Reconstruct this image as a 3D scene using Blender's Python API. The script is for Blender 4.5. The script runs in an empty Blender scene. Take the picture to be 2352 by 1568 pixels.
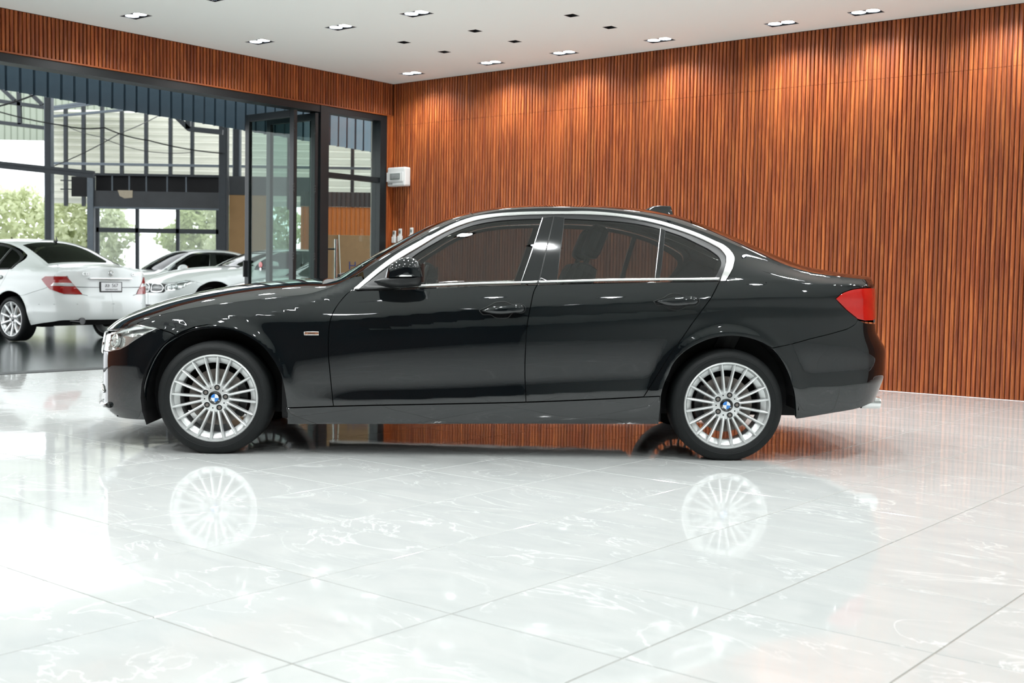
import bpy, bmesh, math, random
import numpy as np
from mathutils import Vector, Matrix
from mathutils.geometry import delaunay_2d_cdt

random.seed(7)
rng = np.random.default_rng(11)
scene = bpy.context.scene
COL = scene.collection

# ------------------------------------------------------------------ camera
cam_data = bpy.data.cameras.new('camera')
cam_data.sensor_width = 36.0
cam_data.lens = 41.1582
cam_data.clip_end = 300
cam_data.dof.use_dof = True
cam_data.dof.focus_distance = 6.7
cam_data.dof.aperture_fstop = 4.5
cam = bpy.data.objects.new('camera', cam_data)
COL.objects.link(cam)
cam.matrix_world = Matrix([[0.999857, -0.016899, -0.0, 0.0], [0.000904, 0.053467, -0.998569, 0.0], [0.016875, 0.998427, 0.053474, 0.982], [0.0, 0.0, 0.0, 1.0]])
scene.camera = cam

# ------------------------------------------------------------------ sky and exposure
world = bpy.data.worlds.new('world'); scene.world = world
world.use_nodes = True
bg = world.node_tree.nodes['Background']
bg.inputs[0].default_value = (.93, .97, 1.0, 1)
bg.inputs[1].default_value = 2.3
vs = scene.view_settings
vs.view_transform = 'Standard'; vs.look = 'None'; vs.gamma = 1.0; vs.exposure = 0.5
vs.use_curve_mapping = False
scene.cycles.use_denoising = True
scene.cycles.max_bounces = 7
scene.cycles.use_adaptive_sampling = True
scene.cycles.adaptive_threshold = .07
scene.cycles.diffuse_bounces = 3
scene.cycles.glossy_bounces = 3
scene.cycles.transparent_max_bounces = 10
scene.cycles.caustics_reflective = False
scene.cycles.caustics_refractive = False
scene.cycles.sample_clamp_indirect = 4.0
LAMP_WATT = 62.0          # each ceiling fixture
LAMP_GLOW = 14.0          # visible lamp faces

# ------------------------------------------------------------------ room frame
# corner of the two slatted walls; 'a' runs along the glazed wall towards us, 'b' along the slatted wall to the right
CX, CY = -1.55095, 14.95348
D1 = (0.632131, 0.774862); D2 = (0.774862, -0.632131)
CEIL = 3.411; HDR = 3.005
A_MAX, B_MAX = 14.2, 14.4
ROOM = Matrix(((D2[0], -D1[0], 0, CX), (D2[1], -D1[1], 0, CY), (0, 0, 1, 0), (0, 0, 0, 1)))   # local (b, a, z) -> world (mirrored frame is avoided below)

def R(b, a, z=0.0):
    return Vector((CX + D2[0] * b - D1[0] * a, CY + D2[1] * b - D1[1] * a, z))

YAW_B = math.atan2(D2[1], D2[0])          # turns local +x onto the b direction

# ------------------------------------------------------------------ materials
MATS = {}
def nodes_of(name):
    m = bpy.data.materials.new(name); m.use_nodes = True
    nt = m.node_tree; p = nt.nodes['Principled BSDF']
    MATS[name] = m
    return m, nt, p

def flat(name, col, rough=.5, metal=0.0, coat=0.0, spec=.5, emit=None, es=0.0, bump=0.0, bscale=60, var=0.0):
    m, nt, p = nodes_of(name)
    p.inputs['Base Color'].default_value = (*col, 1)
    p.inputs['Roughness'].default_value = rough
    p.inputs['Metallic'].default_value = metal
    p.inputs['Coat Weight'].default_value = coat
    p.inputs['Coat Roughness'].default_value = .02
    p.inputs['Specular IOR Level'].default_value = spec
    if emit:
        p.inputs['Emission Color'].default_value = (*emit, 1); p.inputs['Emission Strength'].default_value = es
    if bump or var:
        tc = nt.nodes.new('ShaderNodeTexCoord'); n = nt.nodes.new('ShaderNodeTexNoise')
        n.inputs['Scale'].default_value = bscale; n.inputs['Detail'].default_value = 4
        nt.links.new(tc.outputs['Object'], n.inputs['Vector'])
        if bump:
            b = nt.nodes.new('ShaderNodeBump'); b.inputs['Strength'].default_value = bump; b.inputs['Distance'].default_value = .004
            nt.links.new(n.outputs['Fac'], b.inputs['Height']); nt.links.new(b.outputs['Normal'], p.inputs['Normal'])
        if var:
            mx = nt.nodes.new('ShaderNodeMix'); mx.data_type = 'RGBA'
            mx.inputs['A'].default_value = (*[c * (1 - var) for c in col], 1); mx.inputs['B'].default_value = (*[min(1, c * (1 + var)) for c in col], 1)
            nt.links.new(n.outputs['Fac'], mx.inputs['Factor']); nt.links.new(mx.outputs['Result'], p.inputs['Base Color'])
    return m

def sheet_glass(name, tint, refl_ior=1.5, rough=0.0):
    """thin pane: fresnel reflection over a tinted see-through sheet"""
    m = bpy.data.materials.new(name); m.use_nodes = True; nt = m.node_tree; MATS[name] = m
    for n in list(nt.nodes): nt.nodes.remove(n)
    out = nt.nodes.new('ShaderNodeOutputMaterial'); mix = nt.nodes.new('ShaderNodeMixShader')
    fr = nt.nodes.new('ShaderNodeFresnel'); fr.inputs['IOR'].default_value = refl_ior
    tr = nt.nodes.new('ShaderNodeBsdfTransparent'); tr.inputs[0].default_value = (*tint, 1)
    gl = nt.nodes.new('ShaderNodeBsdfGlossy'); gl.inputs['Roughness'].default_value = rough; gl.inputs[0].default_value = (1, 1, 1, 1)
    ge = nt.nodes.new('ShaderNodeNewGeometry'); mr = nt.nodes.new('ShaderNodeMapRange')     # the same pane from either side
    mr.inputs['To Min'].default_value = refl_ior; mr.inputs['To Max'].default_value = 1 / refl_ior
    nt.links.new(ge.outputs['Backfacing'], mr.inputs['Value']); nt.links.new(mr.outputs[0], fr.inputs['IOR'])
    nt.links.new(fr.outputs[0], mix.inputs[0]); nt.links.new(tr.outputs[0], mix.inputs[1]); nt.links.new(gl.outputs[0], mix.inputs[2])
    nt.links.new(mix.outputs[0], out.inputs[0])
    return m

def ramp(nt, stops):
    r = nt.nodes.new('ShaderNodeValToRGB'); e = r.color_ramp.elements
    while len(e) < len(stops): e.new(.5)
    for el, (pos, c) in zip(e, stops):
        el.position = pos; el.color = (*c, 1)
    return r

def wood_slat():
    m, nt, p = nodes_of('wood_slat')
    tc = nt.nodes.new('ShaderNodeTexCoord'); oi = nt.nodes.new('ShaderNodeObjectInfo')
    add = nt.nodes.new('ShaderNodeVectorMath'); add.operation = 'ADD'
    sc = nt.nodes.new('ShaderNodeVectorMath'); sc.operation = 'SCALE'; sc.inputs[0].default_value = (17.3, 9.1, 41.7)
    nt.links.new(oi.outputs['Random'], sc.inputs['Scale'])
    nt.links.new(tc.outputs['Object'], add.inputs[0]); nt.links.new(sc.outputs[0], add.inputs[1])
    mp = nt.nodes.new('ShaderNodeMapping'); mp.inputs['Scale'].default_value = (38, 38, 2.2)
    nt.links.new(add.outputs[0], mp.inputs['Vector'])
    n = nt.nodes.new('ShaderNodeTexNoise'); n.inputs['Scale'].default_value = 1.0; n.inputs['Detail'].default_value = 6; n.inputs['Distortion'].default_value = .8
    nt.links.new(mp.outputs[0], n.inputs['Vector'])
    r = ramp(nt, [(.30, (.168, .033, .009)), (.50, (.285, .067, .016)), (.66, (.42, .120, .029))])
    nt.links.new(n.outputs['Fac'], r.inputs[0])
    hs = nt.nodes.new('ShaderNodeHueSaturation')
    mr = nt.nodes.new('ShaderNodeMapRange'); mr.inputs['To Min'].default_value = .80; mr.inputs['To Max'].default_value = 1.2
    nt.links.new(oi.outputs['Random'], mr.inputs['Value']); nt.links.new(mr.outputs[0], hs.inputs['Value'])
    nt.links.new(r.outputs[0], hs.inputs['Color']); nt.links.new(hs.outputs[0], p.inputs['Base Color'])
    p.inputs['Roughness'].default_value = .42; p.inputs['Specular IOR Level'].default_value = .45
    b = nt.nodes.new('ShaderNodeBump'); b.inputs['Strength'].default_value = .12; b.inputs['Distance'].default_value = .002
    nt.links.new(n.outputs['Fac'], b.inputs['Height']); nt.links.new(b.outputs[0], p.inputs['Normal'])
    return m

def marble():
    m, nt, p = nodes_of('marble_tile')
    tc = nt.nodes.new('ShaderNodeTexCoord'); oi = nt.nodes.new('ShaderNodeObjectInfo')
    sc = nt.nodes.new('ShaderNodeVectorMath'); sc.operation = 'SCALE'; sc.inputs[0].default_value = (23.0, 37.0, 11.0)
    nt.links.new(oi.outputs['Random'], sc.inputs['Scale'])
    add = nt.nodes.new('ShaderNodeVectorMath'); add.operation = 'ADD'
    nt.links.new(tc.outputs['Object'], add.inputs[0]); nt.links.new(sc.outputs[0], add.inputs[1])
    mp = nt.nodes.new('ShaderNodeMapping'); mp.inputs['Rotation'].default_value = (0, 0, .5); mp.inputs['Scale'].default_value = (1.0, 2.1, 1)
    nt.links.new(add.outputs[0], mp.inputs['Vector'])
    cl = nt.nodes.new('ShaderNodeTexNoise'); cl.inputs['Scale'].default_value = 3.0; cl.inputs['Detail'].default_value = 6; cl.inputs['Distortion'].default_value = 1.0
    nt.links.new(mp.outputs[0], cl.inputs['Vector'])
    base = ramp(nt, [(.28, (.48, .502, .498)), (.50, (.512, .53, .524)), (.74, (.542, .555, .548))])
    nt.links.new(cl.outputs['Fac'], base.inputs[0])
    vn = nt.nodes.new('ShaderNodeTexNoise'); vn.inputs['Scale'].default_value = 1.5; vn.inputs['Detail'].default_value = 7; vn.inputs['Roughness'].default_value = .55; vn.inputs['Distortion'].default_value = 1.2
    nt.links.new(mp.outputs[0], vn.inputs['Vector'])
    sub = nt.nodes.new('ShaderNodeMath'); sub.operation = 'SUBTRACT'; sub.inputs[1].default_value = .5
    ab = nt.nodes.new('ShaderNodeMath'); ab.operation = 'ABSOLUTE'
    nt.links.new(vn.outputs['Fac'], sub.inputs[0]); nt.links.new(sub.outputs[0], ab.inputs[0])
    vr = ramp(nt, [(.0, (.42, .42, .42)), (.004, (.24, .24, .24)), (.015, (0, 0, 0))])
    nt.links.new(ab.outputs[0], vr.inputs[0])
    # veins come and go
    gate = nt.nodes.new('ShaderNodeTexNoise'); gate.inputs['Scale'].default_value = 2.2
    nt.links.new(add.outputs[0], gate.inputs['Vector'])
    gr = ramp(nt, [(.42, (0, 0, 0)), (.60, (1, 1, 1))]); nt.links.new(gate.outputs['Fac'], gr.inputs[0])
    mul = nt.nodes.new('ShaderNodeMath'); mul.operation = 'MULTIPLY'
    nt.links.new(vr.outputs[0], mul.inputs[0]); nt.links.new(gr.outputs[0], mul.inputs[1])
    mx = nt.nodes.new('ShaderNodeMix'); mx.data_type = 'RGBA'; mx.inputs['B'].default_value = (.95, .96, .96, 1)
    nt.links.new(mul.outputs[0], mx.inputs['Factor']); nt.links.new(base.outputs[0], mx.inputs['A'])
    nt.links.new(mx.outputs['Result'], p.inputs['Base Color'])
    p.inputs['Roughness'].default_value = .05; p.inputs['Specular IOR Level'].default_value = .42
    wv = nt.nodes.new('ShaderNodeTexNoise'); wv.inputs['Scale'].default_value = 5.0; wv.inputs['Detail'].default_value = 1
    nt.links.new(add.outputs[0], wv.inputs['Vector'])
    b = nt.nodes.new('ShaderNodeBump'); b.inputs['Strength'].default_value = .05; b.inputs['Distance'].default_value = .01
    nt.links.new(wv.outputs['Fac'], b.inputs['Height']); nt.links.new(b.outputs[0], p.inputs['Normal'])
    return m

def striped_wood():
    """the slatted wall behind the camera, seen only in reflections"""
    m, nt, p = nodes_of('wood_panel_far')
    tc = nt.nodes.new('ShaderNodeTexCoord'); w = nt.nodes.new('ShaderNodeTexWave')
    w.inputs['Scale'].default_value = 7.6; w.inputs['Distortion'].default_value = 0.3
    nt.links.new(tc.outputs['Object'], w.inputs['Vector'])
    r = ramp(nt, [(.2, (.030, .014, .012)), (.6, (.085, .040, .032))]); nt.links.new(w.outputs['Fac'], r.inputs[0])
    nt.links.new(r.outputs[0], p.inputs['Base Color']); p.inputs['Roughness'].default_value = .5
    return m

wood_slat(); marble(); striped_wood()
flat('wood_back', (.17, .045, .013), .6, var=.3, bscale=9)
flat('wood_trim', (.33, .085, .022), .42, var=.25, bscale=14)
flat('plaster', (.86, .89, .865), .7, bump=.05, bscale=40)
flat('plaster_grey', (.52, .54, .53), .7, bump=.05, bscale=40)
flat('grout', (.26, .235, .20), .8, var=.2)
flat('frame_dark', (.010, .0135, .0155), .42, bump=.03)
flat('black_gloss', (.006, .007, .008), .08, coat=.6)
flat('black_plastic', (.012, .013, .014), .42, bump=.05, bscale=200)
flat('black_matte', (.006, .006, .007), .8, var=.2)
flat('lamp_housing', (.012, .013, .015), .45, var=.1)
flat('lamp_reflector', (.75, .8, .85), .25, metal=.8, var=.05)
flat('lamp_face', (1, 1, 1), .4, emit=(.93, .97, 1.0), es=LAMP_GLOW, var=.01)
MATS['lamp_face'].cycles.emission_sampling = 'NONE'
flat('paint_black', (.0030, .0050, .0062), .5, coat=1.0, spec=0.0, var=.04, bscale=900)
MATS['paint_black'].node_tree.nodes['Principled BSDF'].inputs['Coat IOR'].default_value = 1.75
flat('paint_white', (.74, .78, .76), .28, coat=.8, var=.02, bscale=300)
flat('paint_silver', (.52, .55, .56), .32, metal=.6, coat=.8, var=.03, bscale=300)
flat('chrome', (.86, .87, .87), .07, metal=1.0, var=.01)
flat('satin_chrome', (.90, .91, .90), .22, metal=.9, var=.02)
flat('alloy', (.78, .80, .80), .30, metal=.55, var=.03, bscale=200)
flat('steel_disc', (.26, .23, .21), .4, metal=.8, var=.2, bscale=50)
flat('rubber', (.0065, .008, .0085), .6, spec=.3, bump=.2, bscale=220, var=.15)
flat('red_lens', (.46, .010, .007), .06, coat=1.0, var=.15, bscale=25)
flat('red_lens_deep', (.30, .008, .008), .12, coat=1.0, var=.15, bscale=25)
flat('clear_lens', (.75, .76, .76), .12, metal=.5, coat=1, var=.2, bscale=120)
flat('lamp_inner', (.86, .86, .85), .16, metal=.75, var=.1, bscale=40)
flat('amber', (.7, .25, .06), .2, coat=1, var=.1)
flat('copper_badge', (.72, .36, .22), .25, metal=.8, var=.1)
flat('badge_white', (.85, .87, .88), .3, coat=.5, var=.02)
flat('badge_blue', (.03, .22, .66), .3, coat=.5, var=.02)
flat('seat_leather', (.012, .012, .013), .5, bump=.2, bscale=80)
flat('plastic_white', (.78, .79, .78), .4, bump=.02, var=.03)
flat('plastic_grey', (.30, .31, .31), .4, var=.1)
flat('screen_grey', (.16, .19, .18), .2, var=.1)
flat('plate_white', (.85, .86, .86), .4, var=.03)
flat('ink', (.012, .012, .013), .5, var=.1)
flat('ink_blue', (.03, .05, .16), .5, var=.1)
flat('cardboard', (.25, .155, .075), .8, bump=.1, var=.15, bscale=12)
flat('concrete_dark', (.040, .052, .052), .16, bump=.06, bscale=6, var=.35)
flat('sheet_blue', (.060, .095, .120), .30, metal=.25, var=.2, bscale=6)
flat('sheet_dark', (.030, .028, .028), .55, var=.3, bscale=6)
flat('sheet_orange', (.42, .125, .020), .5, var=.15, bscale=6)
flat('panel_tan', (.34, .20, .085), .7, var=.15, bscale=3)
flat('steel_dark', (.022, .027, .032), .5, metal=.3, var=.25, bscale=8)
flat('steel_grey', (.10, .12, .14), .5, metal=.3, var=.2, bscale=8)
flat('fascia_dark', (.035, .038, .042), .6, var=.3, bscale=3)
flat('board_beige', (.42, .36, .27), .8, var=.2)
flat('post_white', (.60, .64, .60), .6, var=.1, bscale=5)
flat('bark', (.10, .075, .05), .9, bump=.4, bscale=20)
flat('cable_black', (.01, .01, .011), .6, var=.1)
sheet_glass('car_glass', (.36, .38, .37), 1.7)
sheet_glass('car_glass_dark', (.06, .065, .065), 1.28)
sheet_glass('clear_glass', (.92, .95, .94), 1.4)
sheet_glass('door_glass', (.66, .74, .71), 1.28)

def translucent(name, col, tcol, fac=.5):
    m = bpy.data.materials.new(name); m.use_nodes = True; nt = m.node_tree; MATS[name] = m
    for n in list(nt.nodes): nt.nodes.remove(n)
    out = nt.nodes.new('ShaderNodeOutputMaterial'); mix = nt.nodes.new('ShaderNodeMixShader'); mix.inputs[0].default_value = fac
    d = nt.nodes.new('ShaderNodeBsdfDiffuse'); t = nt.nodes.new('ShaderNodeBsdfTranslucent')
    tc = nt.nodes.new('ShaderNodeTexCoord'); n = nt.nodes.new('ShaderNodeTexNoise'); n.inputs['Scale'].default_value = 1.5
    mx = nt.nodes.new('ShaderNodeMix'); mx.data_type = 'RGBA'; mx.inputs['A'].default_value = (*[c * .8 for c in col], 1); mx.inputs['B'].default_value = (*col, 1)
    nt.links.new(tc.outputs['Object'], n.inputs['Vector']); nt.links.new(n.outputs['Fac'], mx.inputs['Factor'])
    nt.links.new(mx.outputs['Result'], d.inputs[0]); t.inputs[0].default_value = (*tcol, 1)
    nt.links.new(d.outputs[0], mix.inputs[1]); nt.links.new(t.outputs[0], mix.inputs[2]); nt.links.new(mix.outputs[0], out.inputs[0])
    return m
translucent('louvre_sheet', (.80, .80, .75), (.78, .78, .70), .6)
translucent('roof_sheet', (.42, .46, .40), (.30, .34, .27), .45)
translucent('leaf', (.50, .56, .32), (.58, .64, .36), .5)
translucent('leaf_pale', (.62, .66, .46), (.68, .72, .50), .5)

# ------------------------------------------------------------------ object helpers
def link(o, parent=None):
    COL.objects.link(o)
    if parent is not None: o.parent = parent
    return o

def tag(o, label=None, cat=None, group=None, kind=None):
    if label: o['label'] = label
    if cat: o['category'] = cat
    if group: o['group'] = group
    if kind: o['kind'] = kind
    return o

def empty(name, loc=(0, 0, 0), rz=0.0):
    o = bpy.data.objects.new(name, None); o.empty_display_size = .1
    o.location = loc; o.rotation_euler = (0, 0, rz)
    return link(o)

def mesh_obj(name, verts, faces, mat, parent=None, smooth=False, normals=None):
    me = bpy.data.meshes.new(name)
    me.from_pydata([tuple(map(float, v)) for v in verts], [], [tuple(int(i) for i in f) for f in faces])
    if mat: me.materials.append(MATS[mat])
    if smooth or normals is not None:
        me.polygons.foreach_set('use_smooth', [True] * len(me.polygons))
    me.update()
    if normals is not None:
        me.normals_split_custom_set_from_vertices([tuple(map(float, n)) for n in normals])
    return link(bpy.data.objects.new(name, me), parent)

def dup(o, parent=None, **kw):
    c = o.copy(); link(c, parent); c.parent = parent
    for k, v in kw.items(): setattr(c, k, v)
    return c

class MB:
    """collects plain shapes into one mesh"""
    def __init__(self): self.v, self.f, self.sm = [], [], []
    def add(self, v, f, sm=False):
        k = len(self.v); self.v += [tuple(map(float, p)) for p in v]; self.f += [tuple(i + k for i in q) for q in f]; self.sm += [sm] * len(f)
        return self
    def box(self, x0, x1, y0, y1, z0, z1, M=None):
        v = [Vector((x, y, z)) for z in (z0, z1) for x, y in ((x0, y0), (x1, y0), (x1, y1), (x0, y1))]
        if M is not None: v = [M @ p for p in v]
        return self.add(v, [(3, 2, 1, 0), (4, 5, 6, 7), (0, 1, 5, 4), (1, 2, 6, 5), (2, 3, 7, 6), (3, 0, 4, 7)])
    def cbox(self, x0, x1, y0, y1, z0, z1, c=.01, M=None):
        """box with chamfered edges"""
        bm = bmesh.new(); bmesh.ops.create_cube(bm, size=1)
        for p in bm.verts: p.co = Vector((x0 + (x1 - x0) * (p.co.x + .5), y0 + (y1 - y0) * (p.co.y + .5), z0 + (z1 - z0) * (p.co.z + .5)))
        bmesh.ops.bevel(bm, geom=bm.edges[:], offset=c, segments=2, affect='EDGES', profile=.6)
        bm.verts.index_update()
        v = [p.co.copy() if M is None else M @ p.co for p in bm.verts]; f = [[q.index for q in fc.verts] for fc in bm.faces]; bm.free()
        return self.add(v, f)
    def bar(self, p, q, w=.05, d=None, up=(0, 0, 1)):
        p, q = Vector(p), Vector(q); d = d or w; t = (q - p).normalized(); u = Vector(up)
        if abs(t.dot(u)) > .98: u = Vector((1, 0, 0))
        s = t.cross(u).normalized() * w / 2; n = s.cross(t).normalized() * d / 2
        v = [e + a * s + b * n for e in (p, q) for a, b in ((-1, -1), (1, -1), (1, 1), (-1, 1))]
        return self.add(v, [(3, 2, 1, 0), (4, 5, 6, 7), (0, 1, 5, 4), (1, 2, 6, 5), (2, 3, 7, 6), (3, 0, 4, 7)])
    def tube(self, pts, r, n=8, closed=False, cap=True):
        pts = [Vector(p) for p in pts]; k = len(self.v); m = len(pts); rr = r if hasattr(r, '__len__') else [r] * m
        prev = None; vs_ = []
        for i, p in enumerate(pts):
            a = pts[(i - 1) % m] if (closed or i > 0) else p; b = pts[(i + 1) % m] if (closed or i < m - 1) else p
            t = (b - a).normalized()
            if prev is None:
                u = Vector((0, 0, 1)) if abs(t.z) < .9 else Vector((1, 0, 0))
                prev = t.cross(u).normalized()
            s = (prev - t * prev.dot(t)).normalized(); prev = s; w = t.cross(s)
            vs_ += [p + (s * math.cos(2 * math.pi * j / n) + w * math.sin(2 * math.pi * j / n)) * rr[i] for j in range(n)]
        f = []
        for i in range(m if closed else m - 1):
            for j in range(n):
                a0, a1, b0, b1 = i * n + j, i * n + (j + 1) % n, ((i + 1) % m) * n + j, ((i + 1) % m) * n + (j + 1) % n
                f.append((a0, b0, b1, a1))
        if cap and not closed:
            f.append(tuple(range(n))); f.append(tuple((m - 1) * n + j for j in reversed(range(n))))
        return self.add(vs_, f, True)
    def lathe(self, prof, n=32, axis='y', origin=(0, 0, 0), close=False):
        """prof: list of (axial, radius)"""
        o = Vector(origin); v = []
        for a, r in prof:
            for j in range(n):
                c, s = math.cos(2 * math.pi * j / n) * r, math.sin(2 * math.pi * j / n) * r
                v.append(o + {'y': Vector((c, a, s)), 'z': Vector((c, s, a)), 'x': Vector((a, c, s))}[axis])
        f = []
        for i in range(len(prof) - 1):
            for j in range(n):
                f.append((i * n + j, i * n + (j + 1) % n, (i + 1) * n + (j + 1) % n, (i + 1) * n + j))
        if close:
            f.append(tuple(reversed(range(n)))); f.append(tuple((len(prof) - 1) * n + j for j in range(n)))
        return self.add(v, f, True)
    def prism(self, outline, y0, y1, M=None):
        """outline in (x,z), extruded along y"""
        n = len(outline); v = [Vector((x, y, z)) for y in (y0, y1) for x, z in outline]
        if M is not None: v = [M @ p for p in v]
        return self.add(v, [tuple(range(n)), tuple(reversed(range(n, 2 * n)))] + [(i, i + n, (i + 1) % n + n, (i + 1) % n) for i in range(n)])
    def build(self, name, mat, parent=None, recalc=True):
        o = mesh_obj(name, self.v, self.f, mat, parent)
        me = o.data
        if recalc:
            bm = bmesh.new(); bm.from_mesh(me); bmesh.ops.recalc_face_normals(bm, faces=bm.faces[:]); bm.to_mesh(me); bm.free()
        me.polygons.foreach_set('use_smooth', self.sm)
        if any(self.sm):
            try: me.set_sharp_from_angle(angle=math.radians(38))
            except Exception: pass
        me.update()
        return o

def text_part(name, txt, size, mat, parent, M, depth=.001, align='CENTER'):
    cu = bpy.data.curves.new(name, 'FONT'); cu.body = txt; cu.size = size; cu.extrude = depth; cu.align_x = align; cu.align_y = 'CENTER'; cu.resolution_u = 3
    tmp = bpy.data.objects.new(name + '_tmp', cu); COL.objects.link(tmp)
    dg = bpy.context.evaluated_depsgraph_get(); dg.update()
    me = bpy.data.meshes.new_from_object(tmp.evaluated_get(dg))
    bpy.data.objects.remove(tmp)
    me.name = name; me.materials.clear(); me.materials.append(MATS[mat])
    o = link(bpy.data.objects.new(name, me), parent); o.matrix_local = M
    return o

# ------------------------------------------------------------------ saloon skin

class Spline:
    """natural cubic spline through keys, linear outside"""
    def __init__(self, xs, ys):
        x = np.asarray(xs, float); y = np.asarray(ys, float); n = len(x)
        self.x, self.y = x, y
        h = np.diff(x); A = np.eye(n); b = np.zeros(y.shape)
        for i in range(1, n - 1):
            A[i, i - 1] = h[i - 1]; A[i, i] = 2 * (h[i - 1] + h[i]); A[i, i + 1] = h[i]
            b[i] = 6 * ((y[i + 1] - y[i]) / h[i] - (y[i] - y[i - 1]) / h[i - 1])
        self.m = np.linalg.solve(A, b)
    def __call__(self, t):
        x, y, m = self.x, self.y, self.m
        t = np.asarray(t, float)
        tc = np.clip(t, x[0], x[-1])
        i = np.clip(np.searchsorted(x, tc) - 1, 0, len(x) - 2)
        h = x[i + 1] - x[i]; a = (x[i + 1] - tc) / h; b = (tc - x[i]) / h
        if y.ndim > 1:
            h, a, b = h[..., None], a[..., None], b[..., None]
        v = a * y[i] + b * y[i + 1] + ((a ** 3 - a) * m[i] + (b ** 3 - b) * m[i + 1]) * h * h / 6
        return v

def smooth(a, b, x):
    q = np.clip((x - a) / (b - a), 0, 1)
    return q * q * (3 - 2 * q)

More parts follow.
